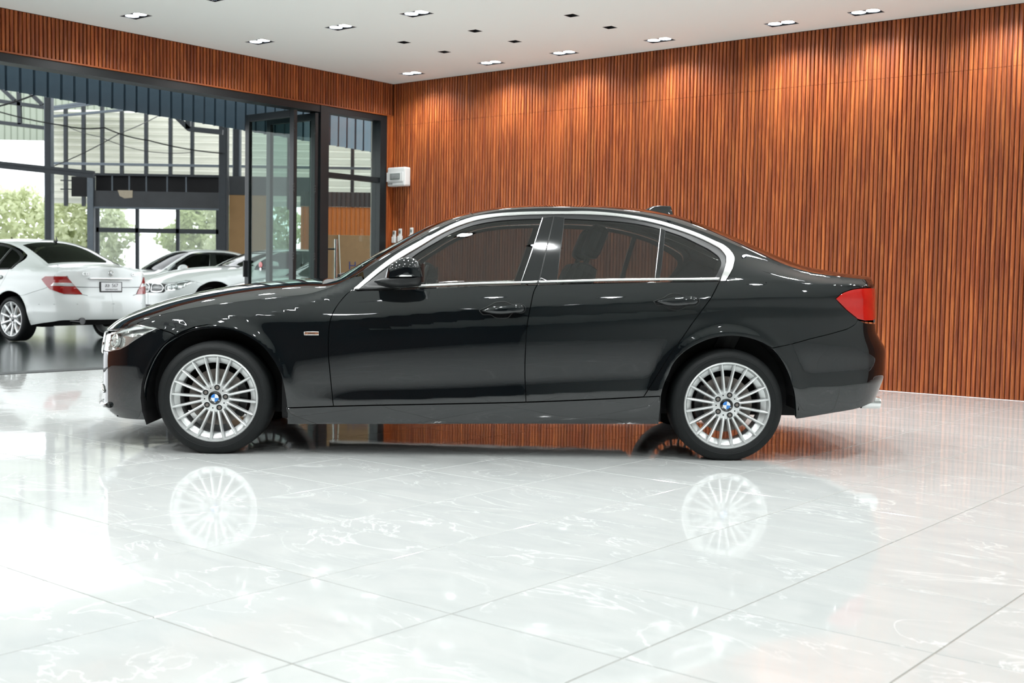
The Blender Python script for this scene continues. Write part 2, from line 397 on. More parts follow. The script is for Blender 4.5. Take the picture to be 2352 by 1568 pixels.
class CarSurface:
    """Sedan skin: a side patch P(s,z) that wraps from nose centre to tail centre, and a top patch T(u,v)."""
    def __init__(self, plan, top, swage, sillline, belt, front, rear, arch, ledge=(-.75, -.5, 1.3, 1.55, .022), swage_fade=(-1.05, -.55), dress=1.0):
        plan = np.array(plan, float)
        d = np.concatenate([[0], np.cumsum(np.hypot(*np.diff(plan, axis=0).T))])
        mir = plan * [1, -1]
        ext = np.concatenate([mir[1:4][::-1], plan, mir[-4:-1][::-1]])
        de = np.concatenate([-d[1:4][::-1], d, 2 * d[-1] - d[-4:-1][::-1]])
        sp = Spline(de, ext)
        tt = np.linspace(0, d[-1], 3001); pp = sp(tt)
        s = np.concatenate([[0], np.cumsum(np.hypot(*np.diff(pp, axis=0).T))])
        self.S = s; self.PX, self.PW = pp[:, 0], pp[:, 1]; self.L = s[-1]
        tx = np.gradient(pp[:, 0], s); tw = np.gradient(pp[:, 1], s)
        self.NX, self.NW = -tw, tx            # outward normal in plan (x,w)
        self.top = Spline(np.arange(len(top)), np.array(top, float)); self.nu = len(top) - 1
        self.swage = Spline(*zip(*swage)); self.sill = Spline(*zip(*sillline))
        self.belt = Spline(*zip(*belt)); self.front = Spline(*zip(*front)); self.rear = Spline(*zip(*rear))
        self.arch = arch; self.ledge = ledge; self.sf = swage_fade; self.dress = dress
        # rail as function of s
        R = []
        for v in np.linspace(0, .96, 9): R.append(self.T(np.array([0.]), np.array([v]))[0])
        for u in np.arange(0, self.nu + .01, .25): R.append(self.T(np.array([u]), np.array([1.]))[0])
        for v in np.linspace(.96, 0, 9): R.append(self.T(np.array([float(self.nu)]), np.array([v]))[0])
        rs = []
        for x, y, z in R:
            w = -y
            D = (self.PX - x) ** 2 + (self.PW - w) ** 2
            i = int(np.argmin(D))
            dx, dw = self.PX[i] - x, self.PW[i] - w
            rs.append((self.S[i], dx * self.NX[i] + dw * self.NW[i], z))
        rs = np.array(rs); keep = [0]
        for i in range(1, len(rs)):
            if rs[i, 0] > rs[keep[-1], 0] + .004: keep.append(i)
        rs = rs[keep]; self.rs = rs
    def xs(self, s): return np.interp(s, self.S, self.PX)
    def s_of_x(self, x):
        m = (self.S > .9) & (self.S < self.L - .9)
        return np.interp(x, self.PX[m], self.S[m])
    def railz(self, s): return np.interp(s, self.rs[:, 0], self.rs[:, 2])
    def inset(self, s, z):
        s = np.asarray(s, float); z = np.asarray(z, float)
        x = self.xs(s); zs = self.swage(x); zl = self.sill(x); zc = zl + .04
        zb = self.belt(s); zr = self.railz(s); Ir = np.interp(s, self.rs[:, 0], self.rs[:, 1])
        zlow = np.minimum(z, zb)
        f = smooth(self.sf[0], self.sf[1], x)
        one = np.ones_like(x)
        def integ(keys):
            tot = 0 * x
            for (z0, t0), (z1, t1) in zip(keys[:-1], keys[1:]):
                Ls = np.maximum(z1 - z0, 1e-5)
                dd = np.clip(zlow - z0, 0, Ls)
                tot = tot + t0 * dd + .5 * (t1 - t0) / Ls * dd * dd
            d0 = np.minimum(zlow - keys[0][0], 0); tot = tot + d0 * keys[0][1]
            d1 = np.maximum(zlow - keys[-1][0], 0); tot = tot + d1 * keys[-1][1]
            return tot
        dr = self.dress
        kA = [(zl - .13, -.5 * one), (zl - .09, -.16 * one), (zl - .01, -.10 * one), (zc - .004, -.10 * one), (zc + .008, .10 * dr * one), (zc + .05, .035 * dr * one),
              (zc + .10, -.035 * one), (zs - .33, -.045 * one), (zs - .20, -.014 * one), (zs - .15, .022 * one), (zs - .118, .07 * one), (zs - .09, .15 * dr * one), (zs - .05, .17 * dr * one),
              (zs - .042, .06 * one), (zs - .004, .04 * one), (zs + .006, .20 * one), (zs + .05, .27 * one), (zs + .10, .40 * one), (zs + .14, .55 * one)]
        kB = [(zl - .13, -.5 * one), (zl - .09, -.16 * one), (zl - .01, -.10 * one), (zc - .004, -.08 * one), (zc + .03, -.05 * one),
              (zc + .15, -.02 * one), (zs - .15, .03 * one), (zs - .03, .10 * one), (zs + .06, .24 * one), (zs + .14, .5 * one)]
        IA = integ(kA); IB = integ(kB)
        I = f * IA + (1 - f) * IB + .029
        # arch flares
        for xw, zw, r0, A in self.arch:
            r = np.hypot(x - xw, z - zw)
            I = I - A * np.exp(-((r - r0) / .045) ** 2) * smooth(.22, .40, z) * smooth(0, .05, zb - z + .02)
        # ends
        fF = 1 - smooth(.42, .95, s); fR = smooth(self.L - .95, self.L - .40, s)
        I = (1 - fF - fR) * I + fF * self.front(zlow) + fR * self.rear(zlow)
        # above the belt: run up to the rail
        led = self.ledge
        lg = led[4] * smooth(led[0], led[1], x) * (1 - smooth(led[2], led[3], x))
        H = np.maximum(zr - zb, .02); q = np.clip((z - zb) / H, 0, 1.2)
        gh = smooth(-.95, -.6, x) * (1 - smooth(1.9, 2.2, x))
        t0 = (.45 * gh + .5 * (1 - gh)) ; t1 = (.95 * gh + 1.1 * (1 - gh))
        # limit slopes to a sensible share of the mean slope
        mean = np.maximum(Ir - I - lg, .005) / H
        m0 = np.minimum(t0, 1.2 * mean) * H; m1 = np.minimum(t1, 2.2 * mean) * H
        a = I + lg
        herm = (2 * q ** 3 - 3 * q ** 2 + 1) * a + (q ** 3 - 2 * q ** 2 + q) * m0 + (-2 * q ** 3 + 3 * q ** 2) * Ir + (q ** 3 - q ** 2) * m1
        k = smooth(0, .012, z - zb)
        return np.where(z > zb, I * (1 - k) + k * herm, I)
    def P(self, s, z, off=0.):
        s = np.asarray(s, float); z = np.asarray(z, float)
        I = self.inset(s, z)
        px = np.interp(s, self.S, self.PX); pw = np.interp(s, self.S, self.PW)
        nx = np.interp(s, self.S, self.NX); nw = np.interp(s, self.S, self.NW)
        P = np.stack([px - nx * I, -(pw - nw * I), z + 0 * px], -1)
        if np.any(off): P = P + np.asarray(off)[..., None] * self.N(s, z) if np.ndim(off) else P + off * self.N(s, z)
        return P
    def N(self, s, z, e=.003):
        a = self.P(s + e, z) - self.P(s - e, z); b = self.P(s, z + e) - self.P(s, z - e)
        n = np.cross(a, b); return n / np.linalg.norm(n, axis=-1, keepdims=True)
    def T(self, u, v, off=0.):
        """v in -1..1, +1 = rail on the near (-y) side"""
        u = np.asarray(u, float); v = np.asarray(v, float)
        k = self.top(u); xc, zc, xr, wr, zr = [k[..., i] for i in range(5)]
        a = np.abs(v)
        ex = 2.2 + 1.8 * (1 - smooth(0, 4, u))
        P = np.stack([xc + (xr - xc) * a ** ex, -v * wr, zc + (zr - zc) * (.72 * a ** 2 + .28 * a ** 6)], -1)
        if off: P = P + off * self.NT(u, v)
        return P
    def NT(self, u, v, e=.003):
        a = self.T(np.clip(u + e, 0, self.nu), v) - self.T(np.clip(u - e, 0, self.nu), v); b = self.T(u, v + e) - self.T(u, v - e)
        n = np.cross(b, a); n = n / np.linalg.norm(n, axis=-1, keepdims=True)
        return n * np.sign(n[..., 2:3] + 1e-9)

# ================================================================== THE ROOM
def room_box(mb, b0, b1, a0, a1, z0, z1):
    """box given in room coordinates"""
    v = [R(b, a, z) for z in (z0, z1) for b, a in ((b0, a0), (b1, a0), (b1, a1), (b0, a1))]
    return mb.add(v, [(3, 2, 1, 0), (4, 5, 6, 7), (0, 1, 5, 4), (1, 2, 6, 5), (2, 3, 7, 6), (3, 0, 4, 7)])

def struct(mb, name, mat, parent=None):
    o = mb.build(name, mat, parent)
    if parent is None: o['kind'] = 'structure'
    return o

# floor: grout bed with tiles laid as separate pieces
TILE = .6; A0T, B0T = .29, .59 - TILE
floor = struct(room_box(MB(), 0, B_MAX, 0, A_MAX, -.12, -.0025), 'floor', 'grout')
tbm = bmesh.new(); bmesh.ops.create_cube(tbm, size=1)
for v_ in tbm.verts:
    v_.co = Vector((v_.co.x * (TILE - .0042), v_.co.y * (TILE - .0042), (v_.co.z - .5) * .008))
bmesh.ops.bevel(tbm, geom=[e for e in tbm.edges if all(v_.co.z > -.001 for v_ in e.verts)], offset=.0014, segments=1, affect='EDGES')
tile_me = bpy.data.meshes.new('tile'); tbm.to_mesh(tile_me); tbm.free(); tile_me.materials.append(MATS['marble_tile'])
cells = []
for i in range(-1, int(A_MAX / TILE) + 2):
    for j in range(-1, int(B_MAX / TILE) + 3):
        a0, a1 = max(A0T + (i - 1) * TILE, .0), min(A0T + i * TILE, A_MAX)
        b0, b1 = max(B0T + (j - 1) * TILE + TILE, 0), min(B0T + j * TILE + TILE, B_MAX)
        if a1 - a0 < .02 or b1 - b0 < .02: continue
        c = R((b0 + b1) / 2, (a0 + a1) / 2)
        full = (a1 - a0 > TILE - .01) and (b1 - b0 > TILE - .01)
        inview = c.y > 1.9 and abs(c.x) < .47 * c.y + .7
        under = abs(c.x + .23) < 1.9 and 6.6 < c.y < 8.0
        cells.append((0 if (full and inview and not under) else 1, c.y, c, a0, a1, b0, b1))
cells.sort(key=lambda q: (q[0], q[1]))
rest = MB(); nt_ = 0
for flag, _, c, a0, a1, b0, b1 in cells:
    if flag == 0 and nt_ < 298:
        o = bpy.data.objects.new('tile', tile_me); link(o, floor); o.location = c
        o.rotation_euler = (0, 0, YAW_B); nt_ += 1
    else:
        g = .0021
        room_box(rest, b0 + g, b1 - g, a0 + g, a1 - g, -.008, 0)
tag(rest.build('tile_field', 'marble_tile', floor), kind='stuff')

# ceiling with real cut-outs for the fittings
ROWS = [.42, 2.70, 4.17, 6.35, 8.75, 11.2]
COLS = [.73, 1.97, 3.0, 4.2, 5.54, 6.36, 7.5, 8.9, 10.5, 12.4]  # seventh column is out of view, added to brighten the slatted wall
FIX = [(a + (.06 if (ci == 0 and a > 2) else 0.0), b, ci, ri) for ri, a in enumerate(ROWS) for ci, b in enumerate(COLS)]
FIX = [(ROWS[ri], COLS[ci], ri, ci) for ri in range(len(ROWS)) for ci in range(len(COLS))]
SMALL = [(a, b) for a in (1.20, 1.82) for b in (1.97, 2.95, 4.13)]
FA, FB = .18, .28; SA = .11
ra = sorted({0, A_MAX} | {r + s * FA / 2 for r in ROWS for s in (-1, 1)} | {a + s * SA / 2 for a, _ in SMALL for s in (-1, 1)})
rb = sorted({0, B_MAX} | {c + s * FB / 2 for c in COLS for s in (-1, 1)} | {b + s * SA / 2 for _, b in SMALL for s in (-1, 1)})
def in_hole(a, b):
    return any(abs(a - r) < FA / 2 and abs(b - c) < FB / 2 for r, c, _, _ in FIX) or any(abs(a - r) < SA / 2 and abs(b - c) < SA / 2 for r, c in SMALL)
mb = MB()
for i in range(len(ra) - 1):
    for j in range(len(rb) - 1):
        a, b = (ra[i] + ra[i + 1]) / 2, (rb[j] + rb[j + 1]) / 2
        if ra[i + 1] - ra[i] < 1e-6 or rb[j + 1] - rb[j] < 1e-6 or in_hole(a, b): continue
        mb.add([R(rb[j], ra[i], CEIL), R(rb[j + 1], ra[i], CEIL), R(rb[j + 1], ra[i + 1], CEIL), R(rb[j], ra[i + 1], CEIL)], [(0, 1, 2, 3)])
room_box(mb, -.2, B_MAX + .2, -.2, A_MAX + .2, CEIL + .16, CEIL + .26)
ceiling = struct(mb, 'ceiling', 'plaster')

# slats: one profile, shared
def slat_mesh(name, z0, z1, seam=None):
    prof = [(-.0168, 0), (-.0160, .0115), (-.0135, .0170), (-.0075, .0200), (.0, .0207), (.0075, .0200), (.0135, .0170), (.0160, .0115), (.0168, 0)]
    m = MB(); n = len(prof)
    spans = [(z0, z1)] if not seam else [(z0, seam - .0012), (seam + .0012, z1)]
    for p0, p1 in spans:
        v = [(x, -y, z) for z in (p0, p1) for x, y in prof]
        f = [(i, i + 1, i + 1 + n, i + n) for i in range(n - 1)] + [tuple(range(n, 2 * n)), tuple(reversed(range(n)))]
        m.add(v, f)
    o = m.build(name, 'wood_slat'); me = o.data; bpy.data.objects.remove(o)
    return me
PITCH = .0415
wall_right = struct(room_box(MB(), -.2, B_MAX, -.25, -.0215, 0, CEIL + .2), 'wall_right', 'wood_back')
sl = slat_mesh('slat', .006, CEIL - .004, 2.885)
nr = 0
for i in range(int(11.9 / PITCH)):
    b = .02 + i * PITCH
    o = bpy.data.objects.new('slat', sl); link(o, wall_right)
    o.location = R(b, -.0212, 0); o.rotation_euler = (0, 0, YAW_B)
    nr += 1
# glazed wall: fascia above the opening
wall_left = struct(room_box(room_box(MB(), -.25, -.0215, -.25, A_MAX, HDR, CEIL + .2), -.25, -.0215, 7.3, A_MAX, 0, HDR), 'wall_left', 'wood_back')
sf = slat_mesh('slat', HDR + .012, CEIL - .004)
for i in range(int(7.2 / PITCH)):
    o = bpy.data.objects.new('slat', sf); link(o, wall_left)
    o.location = R(-.0212, .03 + i * PITCH, 0); o.rotation_euler = (0, 0, YAW_B + math.pi / 2)
room_box(MB(), -.03, .006, 0, 7.3, HDR - .002, HDR + .012).build('edge_strip', 'wood_trim', wall_left)
room_box(MB(), -.25, -.002, -.02, .10, 0, HDR).build('corner_board', 'wood_trim', wall_left)
mb = MB()
for k in range(2): room_box(mb, -.004, .006, .012 + k * .042, .036 + k * .042, .004, HDR - .004)
mb.build('corner_batten', 'wood_slat', wall_left)
room_box(MB(), -.20, -.01, 1.205, 7.3, HDR - .085, HDR - .004).build('header_beam', 'frame_dark', wall_left)
room_box(MB(), -.22, -.005, 1.205, 7.3, -.10, .004).build('threshold', 'frame_dark', wall_left)
wall_back = struct(room_box(MB(), -.25, B_MAX + .2, A_MAX, A_MAX + .2, -.1, CEIL + .2), 'wall_back', 'wood_panel_far')
wall_near = struct(room_box(MB(), B_MAX, B_MAX + .2, -.25, A_MAX, -.1, CEIL + .2), 'wall_near', 'plaster_grey')
mb = MB(); room_box(mb, .0, B_MAX, -.001, .012, 0, .004)

# fixed window next to the corner
w1 = empty('window_1'); tag(w1, kind='structure')
W0, W1 = .10, 1.075
def rbar(name, b0, b1, a0, a1, z0, z1, mat, parent): return room_box(MB(), b0, b1, a0, a1, z0, z1).build(name, mat, parent)
rbar('frame_bar', -.16, -.01, W0, W0 + .11, 0, HDR - .004, 'frame_dark', w1)
rbar('frame_bar', -.16, -.01, W0 + .11, W1, HDR - .075, HDR - .004, 'frame_dark', w1)
rbar('frame_bar', -.14, -.03, W0 + .11, W1, 2.165, 2.225, 'frame_dark', w1)
rbar('frame_bar', -.16, -.01, W0 + .11, W1, 0, .08, 'frame_dark', w1)
rbar('pane', -.09, -.082, W0 + .11, W1, 2.225, HDR - .075, 'clear_glass', w1)
rbar('pane', -.09, -.082, W0 + .11, W1, .08, 2.165, 'clear_glass', w1)
rbar('post', -.20, .0, W1, W1 + .13, 0, HDR - .004, 'frame_dark', w1)

# folding glass door, two leaves standing open at right angles to the wall
def leaf(name, a, label):
    d = empty(name, R(-.02, a, .0)); tag(d, label, 'door'); d['kind'] = 'structure'
    d.rotation_euler = (0, 0, YAW_B)
    Lf, Hh, T = .90, HDR - .10, .052
    def bx(nm, x0, x1, y0, y1, z0, z1, mt): return MB().cbox(x0, x1, y0, y1, z0, z1, .006).build(nm, mt, d)
    bx('stile', -.075, 0, -T / 2, T / 2, .012, Hh, 'frame_dark'); bx('stile', -Lf, -Lf + .075, -T / 2, T / 2, .012, Hh, 'frame_dark')
    bx('rail', -Lf + .075, -.075, -T / 2, T / 2, Hh - .085, Hh, 'frame_dark'); bx('rail', -Lf + .075, -.075, -T / 2, T / 2, .012, .12, 'frame_dark')
    MB().box(-Lf + .075, -.075, -.004, .004, .12, Hh - .085).build('pane', 'door_glass', d)
    for z in (.35, 1.15, 1.95, Hh - .25):
        m_ = MB()
        for k in range(3): m_.lathe([(z + k * .034, .011), (z + .003 + k * .034, .013), (z + .027 + k * .034, .013), (z + .03 + k * .034, .011)], 10, 'z', (.012, -T / 2 - .006, 0), True)
        m_.box(-.03, .02, -T / 2 - .004, -T / 2, z, z + .1)
        m_.build('hinge', 'black_plastic', d)
    return d
door_a = leaf('door_1', 1.25, 'dark framed glass folding door leaf fixed to the post')
door_b = leaf('door_2', 1.575, 'outer dark framed glass folding door leaf with red sticker')
mb = MB(); mb.lathe([(0, .0), (.002, .035), (.004, .035), (.004, 0)], 20, 'y', (-.62, -.008, 1.10)); mb.build('sticker', 'red_lens', door_b)
MB().lathe([(0, .0), (.002, .02), (.004, .02), (.004, 0)], 16, 'y', (-.62, -.009, 1.045)).build('sticker_tail', 'badge_white', door_b)
MB().cbox(-.87, -.85, -.075, -.03, .95, 1.15, .004).build('door_handle', 'black_plastic', door_b)

# ------------------------------------------------------------------ ceiling fittings
def lens_bowl(r, n=20):
    m = MB(); m.lathe([(.0, .0), (.0, r)], n, 'z'); return m
lamp_light = bpy.data.lights.new('downlight', 'SPOT'); lamp_light.energy = LAMP_WATT; lamp_light.spot_size = math.radians(150); lamp_light.spot_blend = .8
lamp_light.shadow_soft_size = .05; lamp_light.color = (.965, .99, .985)
def make_fixture():
    t = empty('twin_downlight')
    h = MB(); x, y, d = FB / 2, FA / 2, .10
    for s in (-1, 1):
        h.box(s * x - (.006 if s > 0 else 0), s * x + (0 if s > 0 else .006), -y, y, 0, d)
        h.box(-x + .006, x - .006, s * y - (.006 if s > 0 else 0), s * y + (0 if s > 0 else .006), 0, d)
    h.box(-x, x, -y, y, d, d + .006); h.box(-.006, .006, -y + .006, y - .006, .01, d)
    h.build('housing', 'lamp_housing', t)
    for s in (-1, 1):
        c = MB(); c.lathe([(.006, .064), (.012, .066), (.050, .050), (.085, .030)], 20, 'z', (s * .066, 0, 0)); g = c.build('lamp_bowl', 'lamp_reflector', t)
        c = MB(); c.lathe([(.004, .0), (.006, .030), (.010, .060)], 20, 'z', (s * .066, 0, 0)); c.build('lamp_lens', 'lamp_face', g)
    lo = bpy.data.objects.new('downlight_source', lamp_light); link(lo, t); lo.location = (0, 0, -.012)
    return t
def copy_tree(o, parent=None):
    c = o.copy(); link(c); c.parent = parent
    for ch in [q for q in o.children]: copy_tree(ch, c)
    return c
fix0 = make_fixture()
ordn = ['first', 'second', 'third', 'fourth', 'fifth', 'sixth', 'added seventh', 'eighth', 'ninth', 'tenth']
for k, (a, b, ri, ci) in enumerate(FIX):
    f = fix0 if k == 0 else copy_tree(fix0)
    f.location = R(b, a, CEIL); f.rotation_euler = (0, 0, YAW_B)
    row = ['row beside the slatted wall', 'second row from it', 'third row from it', 'fourth row from it', 'fifth row from it', 'sixth row from it'][ri]
    f['label'] = 'twin downlight, ' + ordn[ci] + ' from the glazed wall, ' + (row if ri == 0 else row.replace('from it', 'from slatted wall'))
    f['category'] = 'ceiling light'; f['group'] = 'twin ceiling downlights'
def make_small():
    t = empty('square_downlight'); m = MB(); s = SA / 2
    for q in (-1, 1):
        m.box(q * s - (.004 if q > 0 else 0), q * s + (0 if q > 0 else .004), -s, s, 0, .09); m.box(-s + .004, s - .004, q * s - (.004 if q > 0 else 0), q * s + (0 if q > 0 else .004), 0, .09)
    m.box(-s, s, -s, s, .09, .094); m.build('housing', 'lamp_housing', t)
    MB().lathe([(.035, .047), (.045, .045), (.08, .03), (.08, 0)], 18, 'z').build('lamp_bowl', 'plastic_grey', t)
    return t
sm0 = make_small()
for k, (a, b) in enumerate(SMALL):
    f = sm0 if k == 0 else copy_tree(sm0)
    f.location = R(b, a, CEIL); f.rotation_euler = (0, 0, YAW_B)
    tag(f, 'unlit small square recessed downlight, %s of three in the %s unlit row' % (['left', 'middle', 'right'][k % 3], ['farther', 'nearer'][k // 3]), 'ceiling light', 'unlit square downlights')
# ceiling cassette of the air conditioner, mirrored in the car windows
ac = empty('ceiling_cassette', R(4.2, 9.6, CEIL)); ac.rotation_euler = (0, 0, YAW_B)
tag(ac, 'square ceiling air conditioner grille mirrored in the front side window', 'air conditioner')
MB().cbox(-.46, .46, -.46, .46, -.03, -.002, .01).build('panel', 'plastic_white', ac)
mb = MB()
for k in range(9): mb.box(-.27, .27, -.27 + k * .066, -.27 + k * .066 + .035, -.036, -.03)
mb.build('grille', 'plastic_grey', ac)

# ------------------------------------------------------------------ things on the slatted wall
eb = empty('breaker_box', R(.165, .001, 2.235)); eb.rotation_euler = (0, 0, YAW_B)
tag(eb, 'white breaker box mounted on the slatted wall by the corner', 'breaker box')
MB().cbox(-.155, .155, -.105, 0, -.118, .118, .018).build('body', 'plastic_white', eb)
MB().cbox(-.16, .125, -.112, -.104, -.06, .055, .003).build('cover', 'plastic_grey', eb).data.materials[0] = MATS['plastic_white']
win = MB().cbox(-.095, .075, -.116, -.111, -.035, .04, .002).build('breaker_window', 'screen_grey', eb)
mb = MB()
for k in range(6): mb.box(-.085 + k * .026, -.085 + k * .026 + .018, -.119, -.116, -.025, .03)
mb.build('breaker_switch', 'plastic_grey', win)
text_part('lettering', 'EATON', .026, 'ink', eb, Matrix.Translation((-.105, -.106, -.088)) @ Matrix.Rotation(math.pi / 2, 4, 'X'))
for k, (b, z, lab) in enumerate(((.06, 1.495, 'white remote control in a wall holder, nearest the glazed wall'), (.165, 1.505, 'white remote control in a wall holder, middle one of three'), (.365, 1.515, 'white remote control in a wall holder, farthest from the glazed wall'))):
    rc = empty('remote_control', R(b, .001, z)); rc.rotation_euler = (0, 0, YAW_B); tag(rc, lab, 'remote', 'air conditioner remotes')
    MB().cbox(-.024, .024, -.026, -.004, -.075, .085 if k else .07, .008).build('body', 'plastic_white', rc)
    MB().cbox(-.032, .032, -.040, 0, -.085, -.005, .010).build('holder', 'plastic_white', rc)
    MB().cbox(-.016, .016, -.028, -.0262, .022, .062, .001).build('display', 'screen_grey', rc)
sw = empty('switch_plate', R(.25, .001, 1.40)); sw.rotation_euler = (0, 0, YAW_B); tag(sw, 'dark wall switch plate below the remote controls', 'switch plate')
MB().cbox(-.05, .10, -.02, .0, -.06, .06, .006).build('plate', 'black_plastic', sw)
mb = MB()
for k in range(3): mb.cbox(-.045 + k * .05, -.045 + k * .05 + .04, -.026, -.02, -.04, .04, .003)
mb.build('rocker', 'black_gloss', sw)

# ================================================================== CARS
def pip(poly, pts):
    """points in polygon, even-odd"""
    P = np.asarray(poly, float); Q = np.asarray(pts, float)
    x, y = Q[:, 0], Q[:, 1]; ins = np.zeros(len(Q), bool)
    x0, y0 = P[:, 0], P[:, 1]; x1, y1 = np.roll(x0, -1), np.roll(y0, -1)
    for a, b, c, d in zip(x0, y0, x1, y1):
        if b == d: continue
        m = ((b > y) != (d > y)) & (x < (c - a) * (y - b) / (d - b) + a)
        ins ^= m
    return ins

def dens(pts, step, closed=False):
    out = []; n = len(pts)
    for i in range(n if closed else n - 1):
        p, q = np.array(pts[i], float), np.array(pts[(i + 1) % n], float)
        k = max(1, int(math.ceil(np.hypot(*(q - p)) / step)))
        out += [tuple(p + (q - p) * t / k) for t in range(k)]
    if not closed: out.append(tuple(map(float, pts[-1])))
    return out

def curve(pts, step=.02):
    """smooth open polyline through pts"""
    P = np.array(pts, float)
    if len(P) < 3: return dens(pts, step)
    d = np.concatenate([[0], np.cumsum(np.hypot(*np.diff(P, axis=0).T))])
    # cubic Hermite with limited tangents (keeps corners tame)
    m = np.zeros_like(P); dl = np.diff(P, axis=0) / np.diff(d)[:, None]
    m[0], m[-1] = dl[0], dl[-1]
    h = np.diff(d)
    for i in range(1, len(P) - 1): m[i] = (dl[i - 1] * h[i] + dl[i] * h[i - 1]) / (h[i] + h[i - 1])
    out = []
    for i in range(len(P) - 1):
        k = max(1, int(math.ceil(h[i] / step)))
        for t in range(k):
            q = t / k
            out.append(tuple((2 * q ** 3 - 3 * q ** 2 + 1) * P[i] + (q ** 3 - 2 * q ** 2 + q) * h[i] * m[i] + (-2 * q ** 3 + 3 * q ** 2) * P[i + 1] + (q ** 3 - q ** 2) * h[i] * m[i + 1]))
    out.append(tuple(P[-1]))
    return out

def shrink(poly, g):
    P = np.array(poly, float); n = len(P)
    if np.sum(P[:, 0] * np.roll(P[:, 1], -1) - np.roll(P[:, 0], -1) * P[:, 1]) < 0: P = P[::-1]
    a = P - np.roll(P, 1, 0); b = np.roll(P, -1, 0) - P
    na = np.stack([-a[:, 1], a[:, 0]], 1); nb = np.stack([-b[:, 1], b[:, 0]], 1)
    na /= np.linalg.norm(na, axis=1, keepdims=True) + 1e-12; nb /= np.linalg.norm(nb, axis=1, keepdims=True) + 1e-12
    nn = na + nb; nn /= np.maximum(np.linalg.norm(nn, axis=1, keepdims=True), .6)
    return [tuple(p) for p in P + nn * g]

def clean(poly, eps=.0015):
    out = [poly[0]]
    for p in poly[1:]:
        if math.hypot(p[0] - out[-1][0], p[1] - out[-1][1]) > eps: out.append(p)
    if math.hypot(out[0][0] - out[-1][0], out[0][1] - out[-1][1]) < eps: out.pop()
    return out

def patch2d(poly, holes, gs, gz):
    poly = [tuple(p) for p in poly]
    P = np.array(poly)
    if np.sum(P[:, 0] * np.roll(P[:, 1], -1) - np.roll(P[:, 0], -1) * P[:, 1]) < 0: poly = poly[::-1]; P = P[::-1]
    gx = np.arange(P[:, 0].min() + gs * .5, P[:, 0].max(), gs); gy = np.arange(P[:, 1].min() + gz * .5, P[:, 1].max(), gz)
    pts = np.array([(x, y) for x in gx for y in gy]).reshape(-1, 2)
    loops = [poly] + [list(h) for h in holes]
    if len(pts):
        ok = pip(poly, pts)
        for h in holes: ok &= ~pip(h, pts)
        for lp in loops:
            q = np.array(lp)
            k = np.array([.45 * gs, .45 * gz])
            dd = np.array([np.min(np.sum(((q - p) / k) ** 2, 1)) for p in pts]) if len(pts) else np.zeros(0)
            ok &= dd > 1
        pts = pts[ok]
    V, E = [], []
    for lp in loops:
        k = len(V); n = len(lp); V += [Vector(p) for p in lp]; E += [(k + i, k + (i + 1) % n) for i in range(n)]
    nb = len(V)
    V += [Vector(p) for p in pts]
    vo, eo, fo, ov, oe, of = delaunay_2d_cdt(V, E, [], 0, 1e-6)
    vo = np.array([(v.x, v.y) for v in vo])
    fo = np.array([f for f in fo if len(f) == 3])
    cen = vo[fo].mean(1)
    keep = pip(poly, cen)
    for h in holes: keep &= ~pip(h, cen)
    fo = fo[keep]
    a, b, c = vo[fo[:, 0]], vo[fo[:, 1]], vo[fo[:, 2]]
    area = (b[:, 0] - a[:, 0]) * (c[:, 1] - a[:, 1]) - (b[:, 1] - a[:, 1]) * (c[:, 0] - a[:, 0])
    fo[area < 0] = fo[area < 0][:, ::-1]
    return vo, fo

